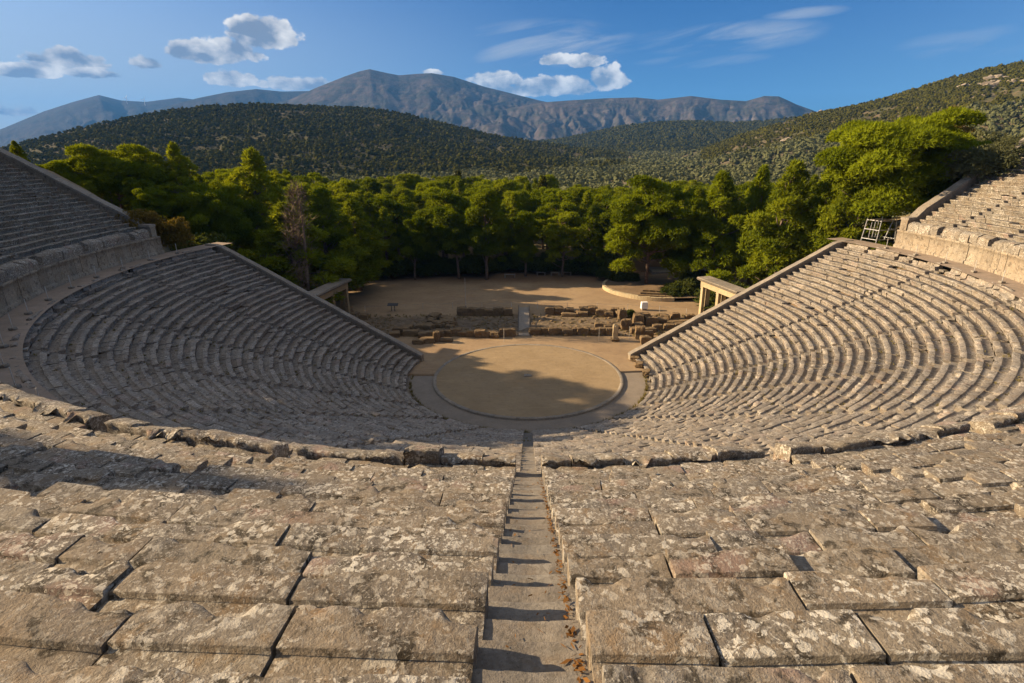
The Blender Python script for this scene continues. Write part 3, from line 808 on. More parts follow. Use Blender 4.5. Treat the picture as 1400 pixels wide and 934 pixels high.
def make_tree(name, label, shape, H, R, seed, mat='pine', ntuft=95, trunk_vis=.25, lean=0, cat='tree', dens=1.):
    """built at the origin; trunk with limbs, crown of needle pads"""
    rng = np.random.default_rng(seed); root = empty(name, label, cat)
    C, rr, fl = [], [], []
    if shape == 'round':
        n = int(46*dens); cz = H*.58; hz = H*.42
        for i in range(n):
            t = (i+.5)/n; zc = 1-1.75*t; a = i*2.39996+rng.uniform(-.3, .3); q = max(0, 1-abs(zc)**2.4)**.5 if zc > 0 else 1.0-.35*abs(zc)
            k = rng.uniform(.62, 1.16)*(1+.2*math.sin(3*a+seed))
            C.append((R*q*k*math.cos(a)*.86, R*q*k*math.sin(a)*.86, cz+hz*zc*k*.92)); rr.append(R*rng.uniform(.19, .33)); fl.append(rng.uniform(.42, .62))
        for i in range(int(10*dens)):
            a = rng.uniform(0, 6.28); q = rng.uniform(0, .55); C.append((R*q*math.cos(a), R*q*math.sin(a), cz+hz*rng.uniform(-.5, .6))); rr.append(R*.24); fl.append(.5)
    elif shape == 'cone':
        n = int(62*dens)
        for i in range(n):
            t = ((i+.5)/n)**.9; a = i*2.39996+rng.uniform(-.4, .4)
            zz_ = H*(trunk_vis*.6+(1-trunk_vis*.6)*t)*.97
            pr = R*(1-t**1.5)**.9*rng.uniform(.4, 1.22)*(1+.2*math.sin(2*a+seed))
            C.append((pr*math.cos(a), pr*math.sin(a), zz_)); rr.append(max(.55, R*rng.uniform(.22, .34)*(1.15-.75*t))); fl.append(rng.uniform(.55, .95)+.5*(t > .85))
    elif shape == 'tall':      # bare lower trunk, stacked lobes
        n = int(34*dens)
        for i in range(n):
            t = (i+.5)/n; a = i*2.39996+rng.uniform(-.5, .5); zz_ = H*(trunk_vis+(1-trunk_vis)*t*.96)
            prof = math.sin(math.pi*(.12+.80*t))**.7; pr = R*prof*rng.uniform(.25, .85)
            C.append((pr*math.cos(a), pr*math.sin(a), zz_)); rr.append(R*rng.uniform(.27, .42)); fl.append(rng.uniform(.55, .8))
    elif shape == 'bush':
        n = int(22*dens)
        for i in range(n):
            t = (i+.5)/n; zc = 1-1.0*t; a = i*2.39996; q = math.sqrt(1-zc*zc); k = rng.uniform(.5, 1)
            C.append((R*q*k*math.cos(a)*.8, R*q*k*math.sin(a)*.8, H*(.25+.55*zc*k))); rr.append(R*rng.uniform(.28, .42)); fl.append(rng.uniform(.7, 1))
    C = np.array(C)
    C[:, 0] += lean*(C[:, 2]/H)**1.5
    big = shape != 'bush'
    V, F, T = needles(C, rr, fl, ntuft, rng, .56 if big else .42, .088 if big else .09, 3, .55 if big else .3)
    tb = MB(); hh = np.linspace(0, H*.86, 9); bx = np.cumsum(rng.normal(0, .12, 9))*(.8 if big else .2); bx -= bx[0]; by = np.cumsum(rng.normal(0, .12, 9))*(.8 if big else .2); by -= by[0]
    path = np.stack([bx+lean*(hh/H)**1.5, by, hh], 1); r0 = max(.05, H*.017) if big else .06
    path[0, 2] = -.5
    tb.tube(path, np.linspace(r0*1.25, r0*.25, 9), 8)
    for c, r in zip(C, rr):
        if rng.uniform() < (.7 if big else .3):
            h0 = max(H*.08, c[2]-rng.uniform(.10, .22)*H*.7); b = np.array([np.interp(h0, hh, path[:, 0]), np.interp(h0, hh, path[:, 1]), h0])
            mid = (b+c)/2+np.array([0, 0, -.04*H*rng.uniform(.2, 1)])
            tb.tube([b, mid, c], [r0*.42, r0*.28, r0*.1], 5)
    tb.build('trunk', MAT['bark'] if mat != 'deadwood' else MAT['deadwood'], root, True)
    mesh_obj('crown', V, [F], MAT[mat], root, False, T)
    return root


def place_at(u, s, ztop=None, v=None):
    az, sl = bearing(u, v if v is not None else 250); x, y = polar(az, s); return x, y, CAM[2]+s*sl


used = {}
def plant(proto, key, u, s, v=None, h=None, label=None, group=None, H0=1, rz=None, wide=1, base=None):
    """a tree seen at column u, s metres away, its top at image row v (or height h)"""
    az, sl = bearing(u, v if v is not None else 300); x, y = polar(az, s)
    zb = gz1(x, y) if base is None else base
    if abs(x) < 45 and 0 < y < 63: zb = max(zb, -.02)
    hh = h if h is not None else CAM[2]+s*sl-zb
    sc = hh/H0; rz = RNG.uniform(0, 6.28) if rz is None else rz
    if key not in used:
        used[key] = 1; proto.location = (x, y, zb); proto.rotation_euler = (0, 0, rz); proto.scale = (sc*wide, sc*wide, sc)
        if label: proto['label'] = label
        if group: proto['group'] = group
        return proto
    return copy_thing(proto, (x, y, zb), rz, (sc*wide, sc*wide, sc), label, group)


# single conspicuous trees
P_R1 = make_tree('pine_tree', 'broad bright green pine, the largest, behind the right upper wall', 'round', 16, 9.2, 41, 'pine', 80, .2, dens=1.5)
plant(P_R1, 'r1', 1243, 88, 158, H0=16*1.0, rz=.4)
P_R1b = make_tree('pine_tree', 'yellowish thin topped tree rising behind the largest pine on the right', 'cone', 16, 6, 42, 'olivebush', 60)
plant(P_R1b, 'r1b', 1300, 108, 150, H0=16)
P_C1 = make_tree('pine_tree', 'slender pointed pine left of the largest right hand pine', 'cone', 15, 4.4, 43, 'pine_b', 90)
plant(P_C1, 'c1', 1185, 84, 208, H0=15)
plant(P_C1, 'c1', 1090, 86, 222, H0=15, label='bright pointed pine behind the scaffold side of the right lower wall', rz=2)
P_C2 = make_tree('pine_tree', 'ragged conical pine standing behind the right stone gateway', 'cone', 17, 5.2, 44, 'pine', 85, dens=1.2)
plant(P_C2, 'c2', 988, 96, 236, H0=17, rz=1)
plant(P_C2, 'c2', 1135, 92, 240, H0=17, label='darker conical pine between the scaffold and the pointed pine', rz=3)
plant(P_C2, 'c2', 1045, 98, 228, H0=17, label='slim conical pine above the middle of the right lower wall', rz=5, wide=.75)
P_T1 = make_tree('pine_tree', 'leafy pine with a thick trunk on the round walled terrace', 'round', 15.5, 6.4, 45, 'pine', 85, .2, dens=1.3)
plant(P_T1, 't1', 893, 97, 258, H0=15.3, rz=1.2, base=.4)
P_T2 = make_tree('pine_tree', 'tall pine with a bare pale trunk standing alone at the field edge', 'tall', 16.5, 4.3, 46, 'pine', 85, .30, dens=1.1)
plant(P_T2, 't2', 662, 102, 262, H0=16.3, rz=.3)
P_T3 = make_tree('pine_tree', 'pine with a leaning trunk at the far edge of the field', 'tall', 15, 4.2, 47, 'pine', 85, .38, lean=-2.2)
plant(P_T3, 't3', 624, 103, 288, H0=15, rz=0)
plant(P_T3, 't3', 562, 104, 300, H0=15, label='shorter pine with forked trunk at the shaded left field edge', rz=2.2, wide=.9)
P_L1 = make_tree('pine_tree', 'big rounded pine with layered crown behind the left upper wall', 'round', 12, 8.2, 48, 'pine', 80, .2, dens=1.4)
plant(P_L1, 'l1', 148, 101, 207, H0=12, rz=.8)
P_L2 = make_tree('pine_tree', 'tall pointed pine, the taller of two on the left', 'cone', 15, 4.0, 49, 'pine_b', 90)
plant(P_L2, 'l2', 235, 100, 197, H0=15)
plant(P_L2, 'l2', 343, 98, 206, H0=15, label='broad pointed pine right of the taller pointed pine on the left', wide=1.15, rz=2)
plant(P_L2, 'l2', 18, 92, 193, H0=15, label='dark pine cut off by the left picture edge', wide=1.3, rz=4)
plant(P_L1, 'l1', 68, 100, 226, H0=12, label='low green pine beside the left upper wall coping', wide=.7, rz=2.5)
plant(P_L1, 'l1', 205, 92, 262, H0=12, label='dark rounded pine in shade below the tall pointed pine', wide=.75, rz=5)
plant(P_L1, 'l1', 290, 92, 262, H0=12, label='dark pine filling the gap between the two pointed pines', wide=.7, rz=3.6)
plant(P_L2, 'l2', 440, 92, 262, H0=15, label='dark shaded pine behind the left lower wall beside the brown dead tree', wide=1.35, rz=1)
plant(P_L2, 'l2', 385, 84, 280, H0=15, label='dense dark pine in full shade above the left stone gateway', wide=1.5, rz=5)
plant(P_L2, 'l2', 480, 98, 275, H0=15, label='dark pine at the shaded left corner of the field', wide=1.4, rz=3)

# dead brown tree
dt = empty('dead_tree', 'brown leafless tree among the dark pines on the left', 'tree'); rng = np.random.default_rng(5)
tb = MB(); tb.tube([(0, 0, -.5), (.1, 0, 5), (.3, .2, 10), (.2, .3, 14)], [.25, .18, .1, .03], 7); tb.build('trunk', MAT['deadwood'], dt, True)
V, F, T = needles(np.array([(rng.normal(0, 1.3*(1-t)), rng.normal(0, 1.3*(1-t)), 3+10.5*t) for t in np.linspace(0, 1, 30)]), np.full(30, .9), np.full(30, 1.2), 20, rng, .8, .025, 3, .8, .1)
mesh_obj('crown', V, [F], MAT['deadwood'], dt, False, T)
az, sl = bearing(402, 256); x, y = polar(az, 80); zb = gz1(x, y); dt.location = (x, y, zb); sc = (CAM[2]+80*sl-zb)/14; dt.scale = (sc, sc, sc)

# grove behind the field
protos = []
for i, (sh, H_, R_, m_) in enumerate((('round', 14, 4.1, 'pine'), ('round', 13, 3.6, 'pine_b'), ('cone', 16, 3.7, 'pine'), ('tall', 15, 3.7, 'pine'), ('cone', 15, 3.2, 'pine_b'), ('tall', 14, 3.5, 'pine_b'))):
    protos.append((make_tree('pine_tree', 'pine with a rounded crown in the dense grove beyond the field', sh, H_, R_, 60+i, m_, 70, .25), H_, sh))
GROVE = 'pines of the grove beyond the field'
LAB = {'round': 'pine with a rounded crown in the dense grove beyond the field', 'tall': 'pine with a long trunk and stacked crown in the dense grove beyond the field',
       'cone': 'pine with a pointed crown in the dense grove beyond the field'}
rng = np.random.default_rng(77)
row = 0; s = 106.
avoid = [(x.location.x, x.location.y) for x in COL.objects if x.name.startswith(('pine_tree', 'dead_tree')) and x.parent is None]
topline = lambda u: np.interp(u, [380, 450, 520, 560, 640, 700, 745, 760, 830, 870, 960, 1000, 1100, 1200], [245, 243, 240, 233, 235, 241, 236, 252, 252, 248, 246, 250, 250, 240])
while s < 205:
    sp = 7.0+row*.3; a0, a1 = bearing(395+row*4, 250)[0], bearing(1030+row*14, 250)[0]; nn = int((a1-a0)*s/sp)
    for i in range(nn):
        az = a0+(i+rng.uniform(-.35, .35)+.5*(row % 2))*sp/s; ss_ = s+rng.uniform(-2.2, 2.2); x, y = polar(az, ss_)
        u = 700+FPX*math.tan(az+YAW)/math.cos(CP)*.97
        if row < 2 and (x > 12 and y < 52): continue
        if row == 0 and (870 < u < 960): continue
        if any((x-a)**2+(y-b)**2 < 16 for a, b in avoid): continue
        k = rng.integers(0, len(protos)); pr, H_, sh = protos[k]
        zt = CAM[2]+ss_*bearing(u, topline(u)+rng.uniform(-2, 10))[1]
        zb = max(gz1(x, y), -.1)
        h = min(zt-zb, rng.uniform(13.5, 17.5)) if row > 0 else rng.uniform(12, 15.5)
        if h < 5: continue
        plant(pr, 'g%d' % k, u, ss_, h=h, label=LAB[sh], group=GROVE, H0=H_*1.02)
        o = [o for o in COL.objects if o.parent is None][-1]
    row += 1; s += 6.2+row*.55
for k, (pr, H_, sh) in enumerate(protos): pr['label'] = LAB[sh]

# grove on the two flanks, behind the single trees
for (u, s, v, k, lab) in ((120, 106, 222, 0, None), (190, 110, 218, 1, None), (270, 108, 238, 2, None), (310, 112, 235, 3, None), (360, 108, 246, 5, None), (415, 112, 246, 0, None),
                          (1010, 110, 252, 1, None), (1060, 112, 244, 0, None), (1115, 112, 238, 2, None), (1160, 108, 236, 5, None), (1210, 106, 215, 1, None),
                          (1330, 112, 205, 3, None)):
    pr, H_, sh = protos[k]
    plant(pr, 'g%d' % k, u, s, v, label='shaded pine standing behind the single trees on the flanks of the theatre', group='pines on the flanks', H0=H_*1.02)
rng = np.random.default_rng(71)
for rowi, (s_, v0) in enumerate(((96, 248), (112, 240), (128, 236), (146, 235), (166, 236))):
    for u in np.arange(30+rowi*9, 420 if s_ > 120 else 250, 30.-rowi*1.5):
        k = int(rng.integers(0, len(protos))); pr, H_, sh = protos[k]
        plant(pr, 'g%d' % k, u+rng.uniform(-6, 6), s_+rng.uniform(-3, 3), v0-.02*(400-u)+rng.uniform(-6, 9), label='shaded pine standing behind the single trees on the flanks of the theatre', group='pines on the flanks', H0=H_*1.02)
# grey-green broad trees above the right upper wall
P_G = make_tree('olive_tree', 'grey green bushy olive tree behind the right upper wall coping', 'bush', 7, 5.5, 90, 'greytree', 38, cat='tree')
for (u, s, v, lab) in ((1345, 84, 196, 'grey green olive tree beside the largest pine, above the right wall'), (1392, 88, 188, 'grey green olive tree at the right picture edge'), (1375, 100, 178, 'pale olive tree farther up behind the right wall')):
    plant(P_G, 'og', u, s, v, label=lab or 'olive tree past the right picture edge', H0=6.6)

# bushes
P_B = make_tree('bush', 'round green bush', 'bush', 3, 2.2, 91, 'bush', 110, cat='bush')
for (u, s, h, lab, wide) in ((1008, 84, 4.6, 'green bush behind the right gateway against the pointed pine', 1.3), (1040, 83, 4.2, 'bush on the bank behind the middle of the right lower wall', 1.3), (1075, 81, 5.0, 'bush on the bank behind the upper part of the right lower wall', 1.2),
                             (1110, 79, 4.0, 'bush on the bank near the top of the right lower wall', 1.2), (928, 91, 2.4, 'small rounded bush on the end of the curved terrace wall', 1.1), (950, 92, 3.6, 'dark bush between the terrace and the right gateway', .9),
                             (965, 95, 4.2, 'tall bush behind the cornice of the right gateway', 1.), (848, 101, 3.0, 'bush at the left edge of the round terrace', 1.2), (866, 100, 2.2, 'low bush under the terrace pine', 1.1), (833, 102, 2.6, 'bush where the terrace wall meets the grove', 1.0), (1145, 80, 3.5, 'bush beside the top corner of the right lower wall', 1.2),
                             (418, 76, 3.4, 'dark bush behind the cornice of the left gateway', 1.2), (350, 80, 4.6, 'dark bush behind the upper part of the left lower wall', 1.3), (310, 82, 4.6, 'dark bush at the top corner of the left lower wall', 1.3), (262, 84, 4.5, 'dark bush by the pier of the left upper wall', 1.3), (385, 78, 4.5, 'dark bush below the dense pine above the left gateway', 1.3)):
    plant(P_B, 'b', u, s, h=h, label=lab, H0=2.9, wide=wide)
P_OB = make_tree('bush', 'yellow brown bush glowing behind the left upper wall pier', 'bush', 5, 3.6, 92, 'olivebush', 55, cat='bush')
plant(P_OB, 'ob', 188, 76, 284, H0=4.6, rz=1)
plant(P_OB, 'ob', 225, 78, 296, H0=4.6, rz=3, label='smaller olive coloured bush right of the yellow brown bush', wide=.7)
rng = np.random.default_rng(19)
for u in np.arange(480, 830, 11.):
    s_ = rng.uniform(106.5, 112)
    if abs(u-667) < 5: continue
    plant(P_B, 'b', u+rng.uniform(-4, 4), s_, h=rng.uniform(2.0, 4.2), label='dark undergrowth bush between the trunks at the edge of the grove', group='undergrowth bushes at the grove edge', H0=2.9, wide=rng.uniform(1, 1.6))
# small cypresses
cy = empty('cypress_tree', 'thin dark cypress standing above the grove skyline', 'tree'); rng = np.random.default_rng(8)
tb = MB(); tb.tube([(0, 0, -.3), (0, 0, 9)], [.2, .05], 6); tb.build('trunk', MAT['bark'], cy)
V, F, T = needles(np.array([(0, 0, .8+9*t) for t in np.linspace(0, 1, 12)]), 1.1*np.sin(np.pi*np.linspace(.2, .93, 12))**.7, np.full(12, 1.2), 110, rng, .6, .1, 3, 1.2)
mesh_obj('crown', V, [F], MAT['scrub'], cy, False, T)
plant(cy, 'cy', 626, 175, 231, H0=10.8); plant(cy, 'cy', 742, 160, 238, H0=10.8, label='second dark cypress right of the grove centre')

# trees beyond the left rim, out of the frame, that throw the evening shade across the seats
for (x, y, h, k) in ((-66, -36.4, 20.6, 3), (-62, -24, 9, 0), (-62, -19.5, 9, 1), (-62.5, -14.5, 9.5, 0), (-63.5, -9, 9.5, 1), (-64.5, -3.5, 10, 0), (-66, 2, 10.5, 1), (-67, 8, 9.5, 0)):
    pr, H_, sh = protos[k]
    copy_thing(pr, (x, y, gz1(x, y)), RNG.uniform(0, 6), (h/H_*((.62 if k == 3 else 1.5)), h/H_*((.62 if k == 3 else 1.5)), h/H_), 'pine behind the left rim of the theatre, out of the frame', 'pines behind the left rim')


# ------------------------------------------------------------------ stage ruins
def rock_mesh(seed, cuts=6):
    """unit rough block, 1x1x1, base at z=0"""
    rng = np.random.default_rng(seed); n = cuts; P = {}; V = []; F = []
    lin = np.linspace(-.5, .5, n+1)
    def vid(x, y, z):
        key = (round(x, 4), round(y, 4), round(z, 4))
        if key not in P: P[key] = len(V); V.append((x, y, z))
        return P[key]
    for ax in range(3):
        for sgn in (-.5, .5):
            for i in range(n):
                for j in range(n):
                    c = []
                    for (a, b) in ((i, j), (i+1, j), (i+1, j+1), (i, j+1)):
                        p = [0, 0, 0]; p[ax] = sgn; p[(ax+1) % 3] = lin[a]; p[(ax+2) % 3] = lin[b]; c.append(vid(*p))
                    F.append(c if sgn > 0 else c[::-1])
    V = np.array(V); l = np.linalg.norm(V, axis=1)
    V = V*(1-.09*np.clip((l-.58)/.28, 0, 1)**2)[:, None]
    V += (fbm(V*2.1+seed*9.1, 3)[:, None]-.5)*V*.42+(np.stack([fbm(V*4+seed+i*31, 3) for i in range(3)], 1)-.5)*.16
    V[:, 2] += .5
    return V, np.array(F)


ROCKS = []
for sd in range(7):
    V, F = rock_mesh(sd+1); o = mesh_obj('stone_block', V, [F], MAT['ruin'], None, False, np.full(len(V), .2+.11*sd)); ROCKS.append(o)
nrock = [0]
def block(x, y, d, rz=0, z=0, label='', group=None, sd=None, cat='stone block', name='stone_block'):
    i = (nrock[0] if sd is None else sd) % 7; nrock[0] += 1
    src = ROCKS[i]
    o = src.copy(); COL.objects.link(o); o.name = name
    o.location = (x, y, z-.04); o.rotation_euler = (RNG.normal(0, .03), RNG.normal(0, .03), rz); o.scale = d
    return tag(o, label, cat, group)


def ground_px(u, v, z=0):
    d = FW+(u-700)/FPX*RT-(v-467)/FPX*UP; t = (z-CAM[2])/d[2]; p = CAM+d*t; return p[0], p[1]


rng = np.random.default_rng(31)
G1 = 'squared blocks in the back row left of the ramp'; G2 = 'squared blocks in the back row right of the ramp'
for u in (632, 645, 657, 668, 681, 694):
    x, y = ground_px(u, 431); block(x, y, (1.45, 1.0, rng.uniform(1.0, 1.25)), rng.normal(0, .05), label='squared brown block in the back row left of the white ramp', group=G1)
for u, h in ((752, 1.15), (764, 1.2), (778, 1.0), (798, 1.15), (810, 1.3)):
    x, y = ground_px(u, 430); block(x, y, (1.35, 1.0, h), rng.normal(0, .05), label='squared brown block in the back row right of the ramp', group=G2)
for u, v, d in ((778, 433, (2.2, .8, .6)), (796, 433, (1.6, .8, .8)), (822, 433, (1.5, .9, 1.1)), (832, 434, (1.2, .9, 1.0)), (840, 432, (1.4, .8, 1.2)), (848, 434, (1.3, 1., 1.0)), (790, 431, (.8, .8, .8))):
    x, y = ground_px(u, v); block(x, y, d, rng.normal(0, .3), label='broken ochre block in the tumbled end of the back row', group='tumbled blocks by the back row')
x, y = ground_px(850, 437); block(x, y, (1.1, .9, 1.6), .2, label='bright upright ochre block beside a dark round bush', sd=2)
x, y = ground_px(856, 436); o = copy_thing(P_B, (x+.8, y+.5, 0), 1, (.35, .35, .45), 'small dark bush beside the bright upright block')
# front foundation wall
for u in list(range(578, 705, 11)):
    x, y = ground_px(u+rng.uniform(-2, 2), 460+rng.uniform(-1.5, 1.5)); block(x, y, (rng.uniform(1.0, 1.5), .9, rng.uniform(.7, 1.1)), rng.normal(0, .1), label='rough ochre block in the front foundation left of the ramp', group='front foundation blocks left of the ramp')
for u in list(range(733, 840, 11)):
    x, y = ground_px(u+rng.uniform(-2, 2), 457+rng.uniform(-1., 1.)); block(x, y, (rng.uniform(1.2, 1.5), .8, rng.uniform(.85, 1.05)), rng.normal(0, .04), label='squared ochre block in the front foundation right of the ramp', group='front foundation blocks right of the ramp')
for u, v, h in ((820, 450, .9), (832, 451, .8), (856, 452, 1.6), (845, 449, .6)):
    x, y = ground_px(u, v); block(x, y, (1.4, .8, h), rng.normal(0, .2), label='ochre block in the middle wall near the column stump', group='middle wall blocks near the stump')
# left heap and left parodos wall
for _ in range(26):
    u, v = rng.uniform(585, 620), rng.uniform(436, 452); x, y = ground_px(u, v); s_ = rng.uniform(.6, 1.2); block(x, y, (s_*1.2, s_, s_*.8), rng.uniform(0, 3), z=.0, label='small dark rough stone in the heap left of the back row', group='heap of stones left of the stage')
for u, v, d in ((548, 456, (2.2, 1.0, .9)), (562, 459, (2.0, .9, .8)), (540, 460, (1.4, 1., .7)), (597, 467, (.8, .7, 1.4)), (585, 468, (1.8, .9, .7)), (572, 470, (1.4, .8, .6)), (610, 467, (1.6, .7, .5)), (556, 450, (1.8, 1, .6)), (575, 450, (1.5, 1, .7))):
    x, y = ground_px(u, v); block(x, y, d, rng.normal(0, .15), label='reddish brown ruin block in shade by the end of the left seats', group='ruin blocks by the left seats')
for u, v, d in ((478, 433, (1.0, 1.6, 1.5)), (486, 438, (1.1, 1.4, 1.2)), (496, 437, (1.6, 1.1, .9)), (468, 430, (1., 1.5, 1.2))):
    x, y = ground_px(u, v); block(x, y, d, rng.normal(0, .1), label='brown wall block beside the foot of the left gateway', group='blocks at the left gateway foot')
# right parodos ruins
for u, v, d in ((872, 446, (1.3, 1.1, 1.8)), (880, 444, (1.6, 1., 1.7)), (890, 446, (1.7, 1., 1.4)), (903, 444, (1.6, .9, 1.)), (898, 452, (1.3, .8, .9)), (914, 451, (1.3, .8, .9)), (888, 455, (1.6, .8, .7)), (908, 438, (1.2, .8, .9)), (923, 437, (1.2, .8, 1.)),
                (943, 437, (1.4, .8, .8)), (875, 463, (1.2, .9, 1.7)), (884, 462, (1.6, .8, 1.)), (868, 456, (1.2, .9, .9)), (882, 470, (1.3, 1., 1.)), (930, 446, (1.6, .7, .5)), (872, 452, (1.4, .9, 1.1))):
    x, y = ground_px(u, v); block(x, y, d, rng.normal(0, .15), label='ochre block in the ruined wall by the end of the right seats', group='ruin blocks by the right seats')
for u in range(862, 960, 16):
    x, y = ground_px(u, 444-(u-880)*.06); block(x, y, (2.0, .7, .35), -.05, label='flat pale sill stone under the right ruin wall', group='sill stones of the right ruins', sd=3)
# loose blocks at the first row end, right and left
for u, v, d, lab in ((868, 489, (.9, .7, .5), 'loose stone at the foot of the right lower wall'), (874, 497, (.8, .9, .5), 'tilted stone at the end of the first right row'), (884, 508, (1.0, .8, .5), 'cracked stone on the corridor edge at the right')):
    x, y = ground_px(u, v, .4); block(x, y, d, rng.uniform(0, 3), z=.1, label=lab)
mb = MB(); rng = np.random.default_rng(32)
for _ in range(420):
    x, y = rng.uniform(-24, 24), rng.normal(17, 2.6)
    if -1.5 < x < .6 or not 13.2 < y < 23: continue
    s_ = rng.uniform(.08, .30); mb.add(ICO0V*(1+rng.uniform(-.3, .3, (12, 1)))*np.array([s_*1.3, s_, s_*.8])+np.array([x, y, .12]), [ICO0F], rng.uniform())
tag(mb.build('rubble', MAT['ruin']), 'small stones and rubble strewn between the stage foundations', 'rubble', None, 'stuff')
for o in ROCKS: bpy.data.objects.remove(o)

# ramp over the stage
rm = empty('ramp', 'pale straight walking ramp crossing the stage ruins in the middle', 'ramp', (0, 0, 0))
mb = MB(); mb.hexa([(-1.2, 13.4, -.2), (.3, 13.4, -.2), (.15, 25.3, -.2), (-1.3, 25.3, -.2), (-1.2, 13.4, .06), (.3, 13.4, .06), (.15, 25.3, .55), (-1.3, 25.3, .55)]); mb.build('deck', MAT['concrete'], rm)
for x0, x1 in ((-1.26, -1.36), (.36, .21)):
    mb = MB(); mb.tube([(x0, 13.4, .35), (x1, 25.3, .85)], .035, 6)
    for t in np.linspace(0, 1, 7): mb.tube([(x0+(x1-x0)*t, 13.4+11.9*t, 0), (x0+(x1-x0)*t, 13.4+11.9*t, .35+.5*t)], .03, 6)
    mb.build('rail', MAT['darkmetal'], rm)

# column stump
st = empty('column_stump', 'upright square stone pillar stump in front of the ruins', 'pillar', (11.05, 11.5, 0))
V, F = rock_mesh(12, 6); V = V*np.array([.62, .6, 2.0]); mesh_obj('shaft', V, [F], MAT['gate'], st, False, np.full(len(V), .6))
V, F = rock_mesh(14, 4); V = V*np.array([1.0, .9, .3]); mesh_obj('base', V, [F], MAT['ruin'], st, False, np.full(len(V), .6))
# white box
wbx = empty('sign_box', 'small white box on a stand by the field path', 'box', (17.5, 25.6, 0))
mb = MB(); mb.box((0, 0, .75), (1.0, .7, 1.0), .1, taper=.12); mb.build('case', MAT['white'], wbx); mb = MB(); mb.box((0, 0, .12), (.7, .5, .26), .1); mb.build('stand', MAT['concrete'], wbx)
# info lectern
il = empty('information_stand', 'dark slanted information stand in the shaded corner of the field', 'sign', (-20.4, 25.2, 0))
mb = MB(); mb.hexa([(-.8, -.3, .9), (.8, -.3, .9), (.8, .3, 1.15), (-.8, .3, 1.15), (-.8, -.3, .95), (.8, -.3, .95), (.8, .3, 1.2), (-.8, .3, 1.2)]); mb.build('panel', MAT['darkmetal'], il)
for sx in (-.25, .25):
    mb = MB(); mb.tube([(sx, 0, -.1), (sx, 0, 1.02)], .05, 6); mb.build('leg', MAT['darkmetal'], il)
# altar slab in the middle of the orchestra
V, F = rock_mesh(15, 5); V = V*np.array([.75, .6, .09]); tag(mesh_obj('altar_stone', V+np.array([0, 0, .0]), [F], MAT['kerb'], None, False, np.full(len(V), .8)), 'small flat stone marking the centre of the orchestra', 'stone')


# gateways
def gateway(label, p0, p1, top, mat):
    """p0 far end, p1 end next to the seats; built in its own frame along x"""
    p0, p1 = np.array(p0), np.array(p1); L = np.linalg.norm(p1-p0); rz = math.atan2(*(p1-p0)[::-1])
    root = empty('stone_gateway', label, 'gateway', (p0[0], p0[1], 0), rz=rz); rng = np.random.default_rng(int(abs(p0[0])*7))
    lint = top-.62; D = 1.0
    for xc in (.35, L*.5, L-.35):
        for yo in (-.38, .38):
            mb = MB()
            for t0, t1, w in ((-.5, .25, .62), (.25, lint-.95, .50), (lint-.95, lint-.72, .60)):
                mb.box((xc, yo, (t0+t1)/2), (w, .46 if w < .55 else .55, t1-t0-.004), 0, rng.uniform())
            mb.build('pillar', MAT[mat], root)
    for a, b in ((-.05, L*.5-.005), (L*.5+.005, L+.05)):
        mb = MB(); mb.box(((a+b)/2, 0, lint-.36), (b-a, D+.22, .70), 0, rng.uniform()); mb.box(((a+b)/2, 0, lint+.06), (b-a+.0, D+.34, .12), 0, rng.uniform()); mb.build('lintel', MAT[mat], root)
    mb = MB(); nsl = 5
    for i in range(nsl):
        a, b = -.45+(L+.9)*i/nsl+.008, -.45+(L+.9)*(i+1)/nsl-.008
        mb.hexa([(a, -.95, lint+.14), (b, -.95, lint+.14), (b, .95, lint+.14), (a, .95, lint+.14), (a, -1.15, lint+.42), (b, -1.15, lint+.42), (b, 1.15, lint+.42), (a, 1.15, lint+.42)], rng.uniform())
        mb.box(((a+b)/2, 0, lint+.48), (b-a, 2.0, .12), 0, rng.uniform())
    mb.build('cornice', MAT['kerb'], root)
    return root


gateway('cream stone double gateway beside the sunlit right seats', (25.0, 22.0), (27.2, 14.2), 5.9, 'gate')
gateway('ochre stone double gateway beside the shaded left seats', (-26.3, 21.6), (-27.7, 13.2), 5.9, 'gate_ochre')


# curved terrace wall on the right of the field
def spline(pts, n):
    pts = np.array(pts, float); t = np.arange(len(pts)); tt = np.linspace(0, len(pts)-1, n); out = []
    for x in tt:
        i = min(int(x), len(pts)-2); f = x-i; p0, p1, p2, p3 = pts[max(i-1, 0)], pts[i], pts[i+1], pts[min(i+2, len(pts)-1)]
        out.append(.5*((2*p1)+(-p0+p2)*f+(2*p0-5*p1+4*p2-p3)*f*f+(-p0+3*p1-3*p2+p3)*f**3))
    return np.array(out)


tp = spline([(19.0, 46.5), (15.0, 44.2), (13.3, 40.0), (14.0, 36.2), (16.2, 33.2), (18.6, 31.4), (21.0, 30.6), (23.2, 30.4)], 40)
tw = empty('terrace_wall', 'low curved cream stone wall round the pine terrace', 'wall'); mb = MB(); rng = np.random.default_rng(3)
for i in range(0, 39):
    a, b = tp[i], tp[i+1]; d = (b-a)/np.linalg.norm(b-a); nn = np.array([d[1], -d[0]])*.24; g = d*.006; z1 = .62+rng.normal(0, .015)
    P = [a+g-nn, b-g-nn, b-g+nn, a+g+nn]
    mb.hexa([(*p_, -.3) for p_ in P]+[(*p_, z1) for p_ in P], rng.uniform(.5, 1))
mb.build('kerb_course', MAT['gate'], tw)
mb = MB()
for k in range(3):
    for i in range(5):
        x = 18.3+i*1.05+k*.5; y = 31.9-.22*i+k*.8; mb.box((x, y, .62+k*.22), (1.0, .7, .28), -.2, rng.uniform())
mb.build('step_course', MAT['ruin'], tw)
V = [(22, 38, .75)]+[(x, y, .55) for x, y in tp]+[(34, 30, .9), (40, 38, 1.6), (34, 48, .9), (26, 49, .5)]
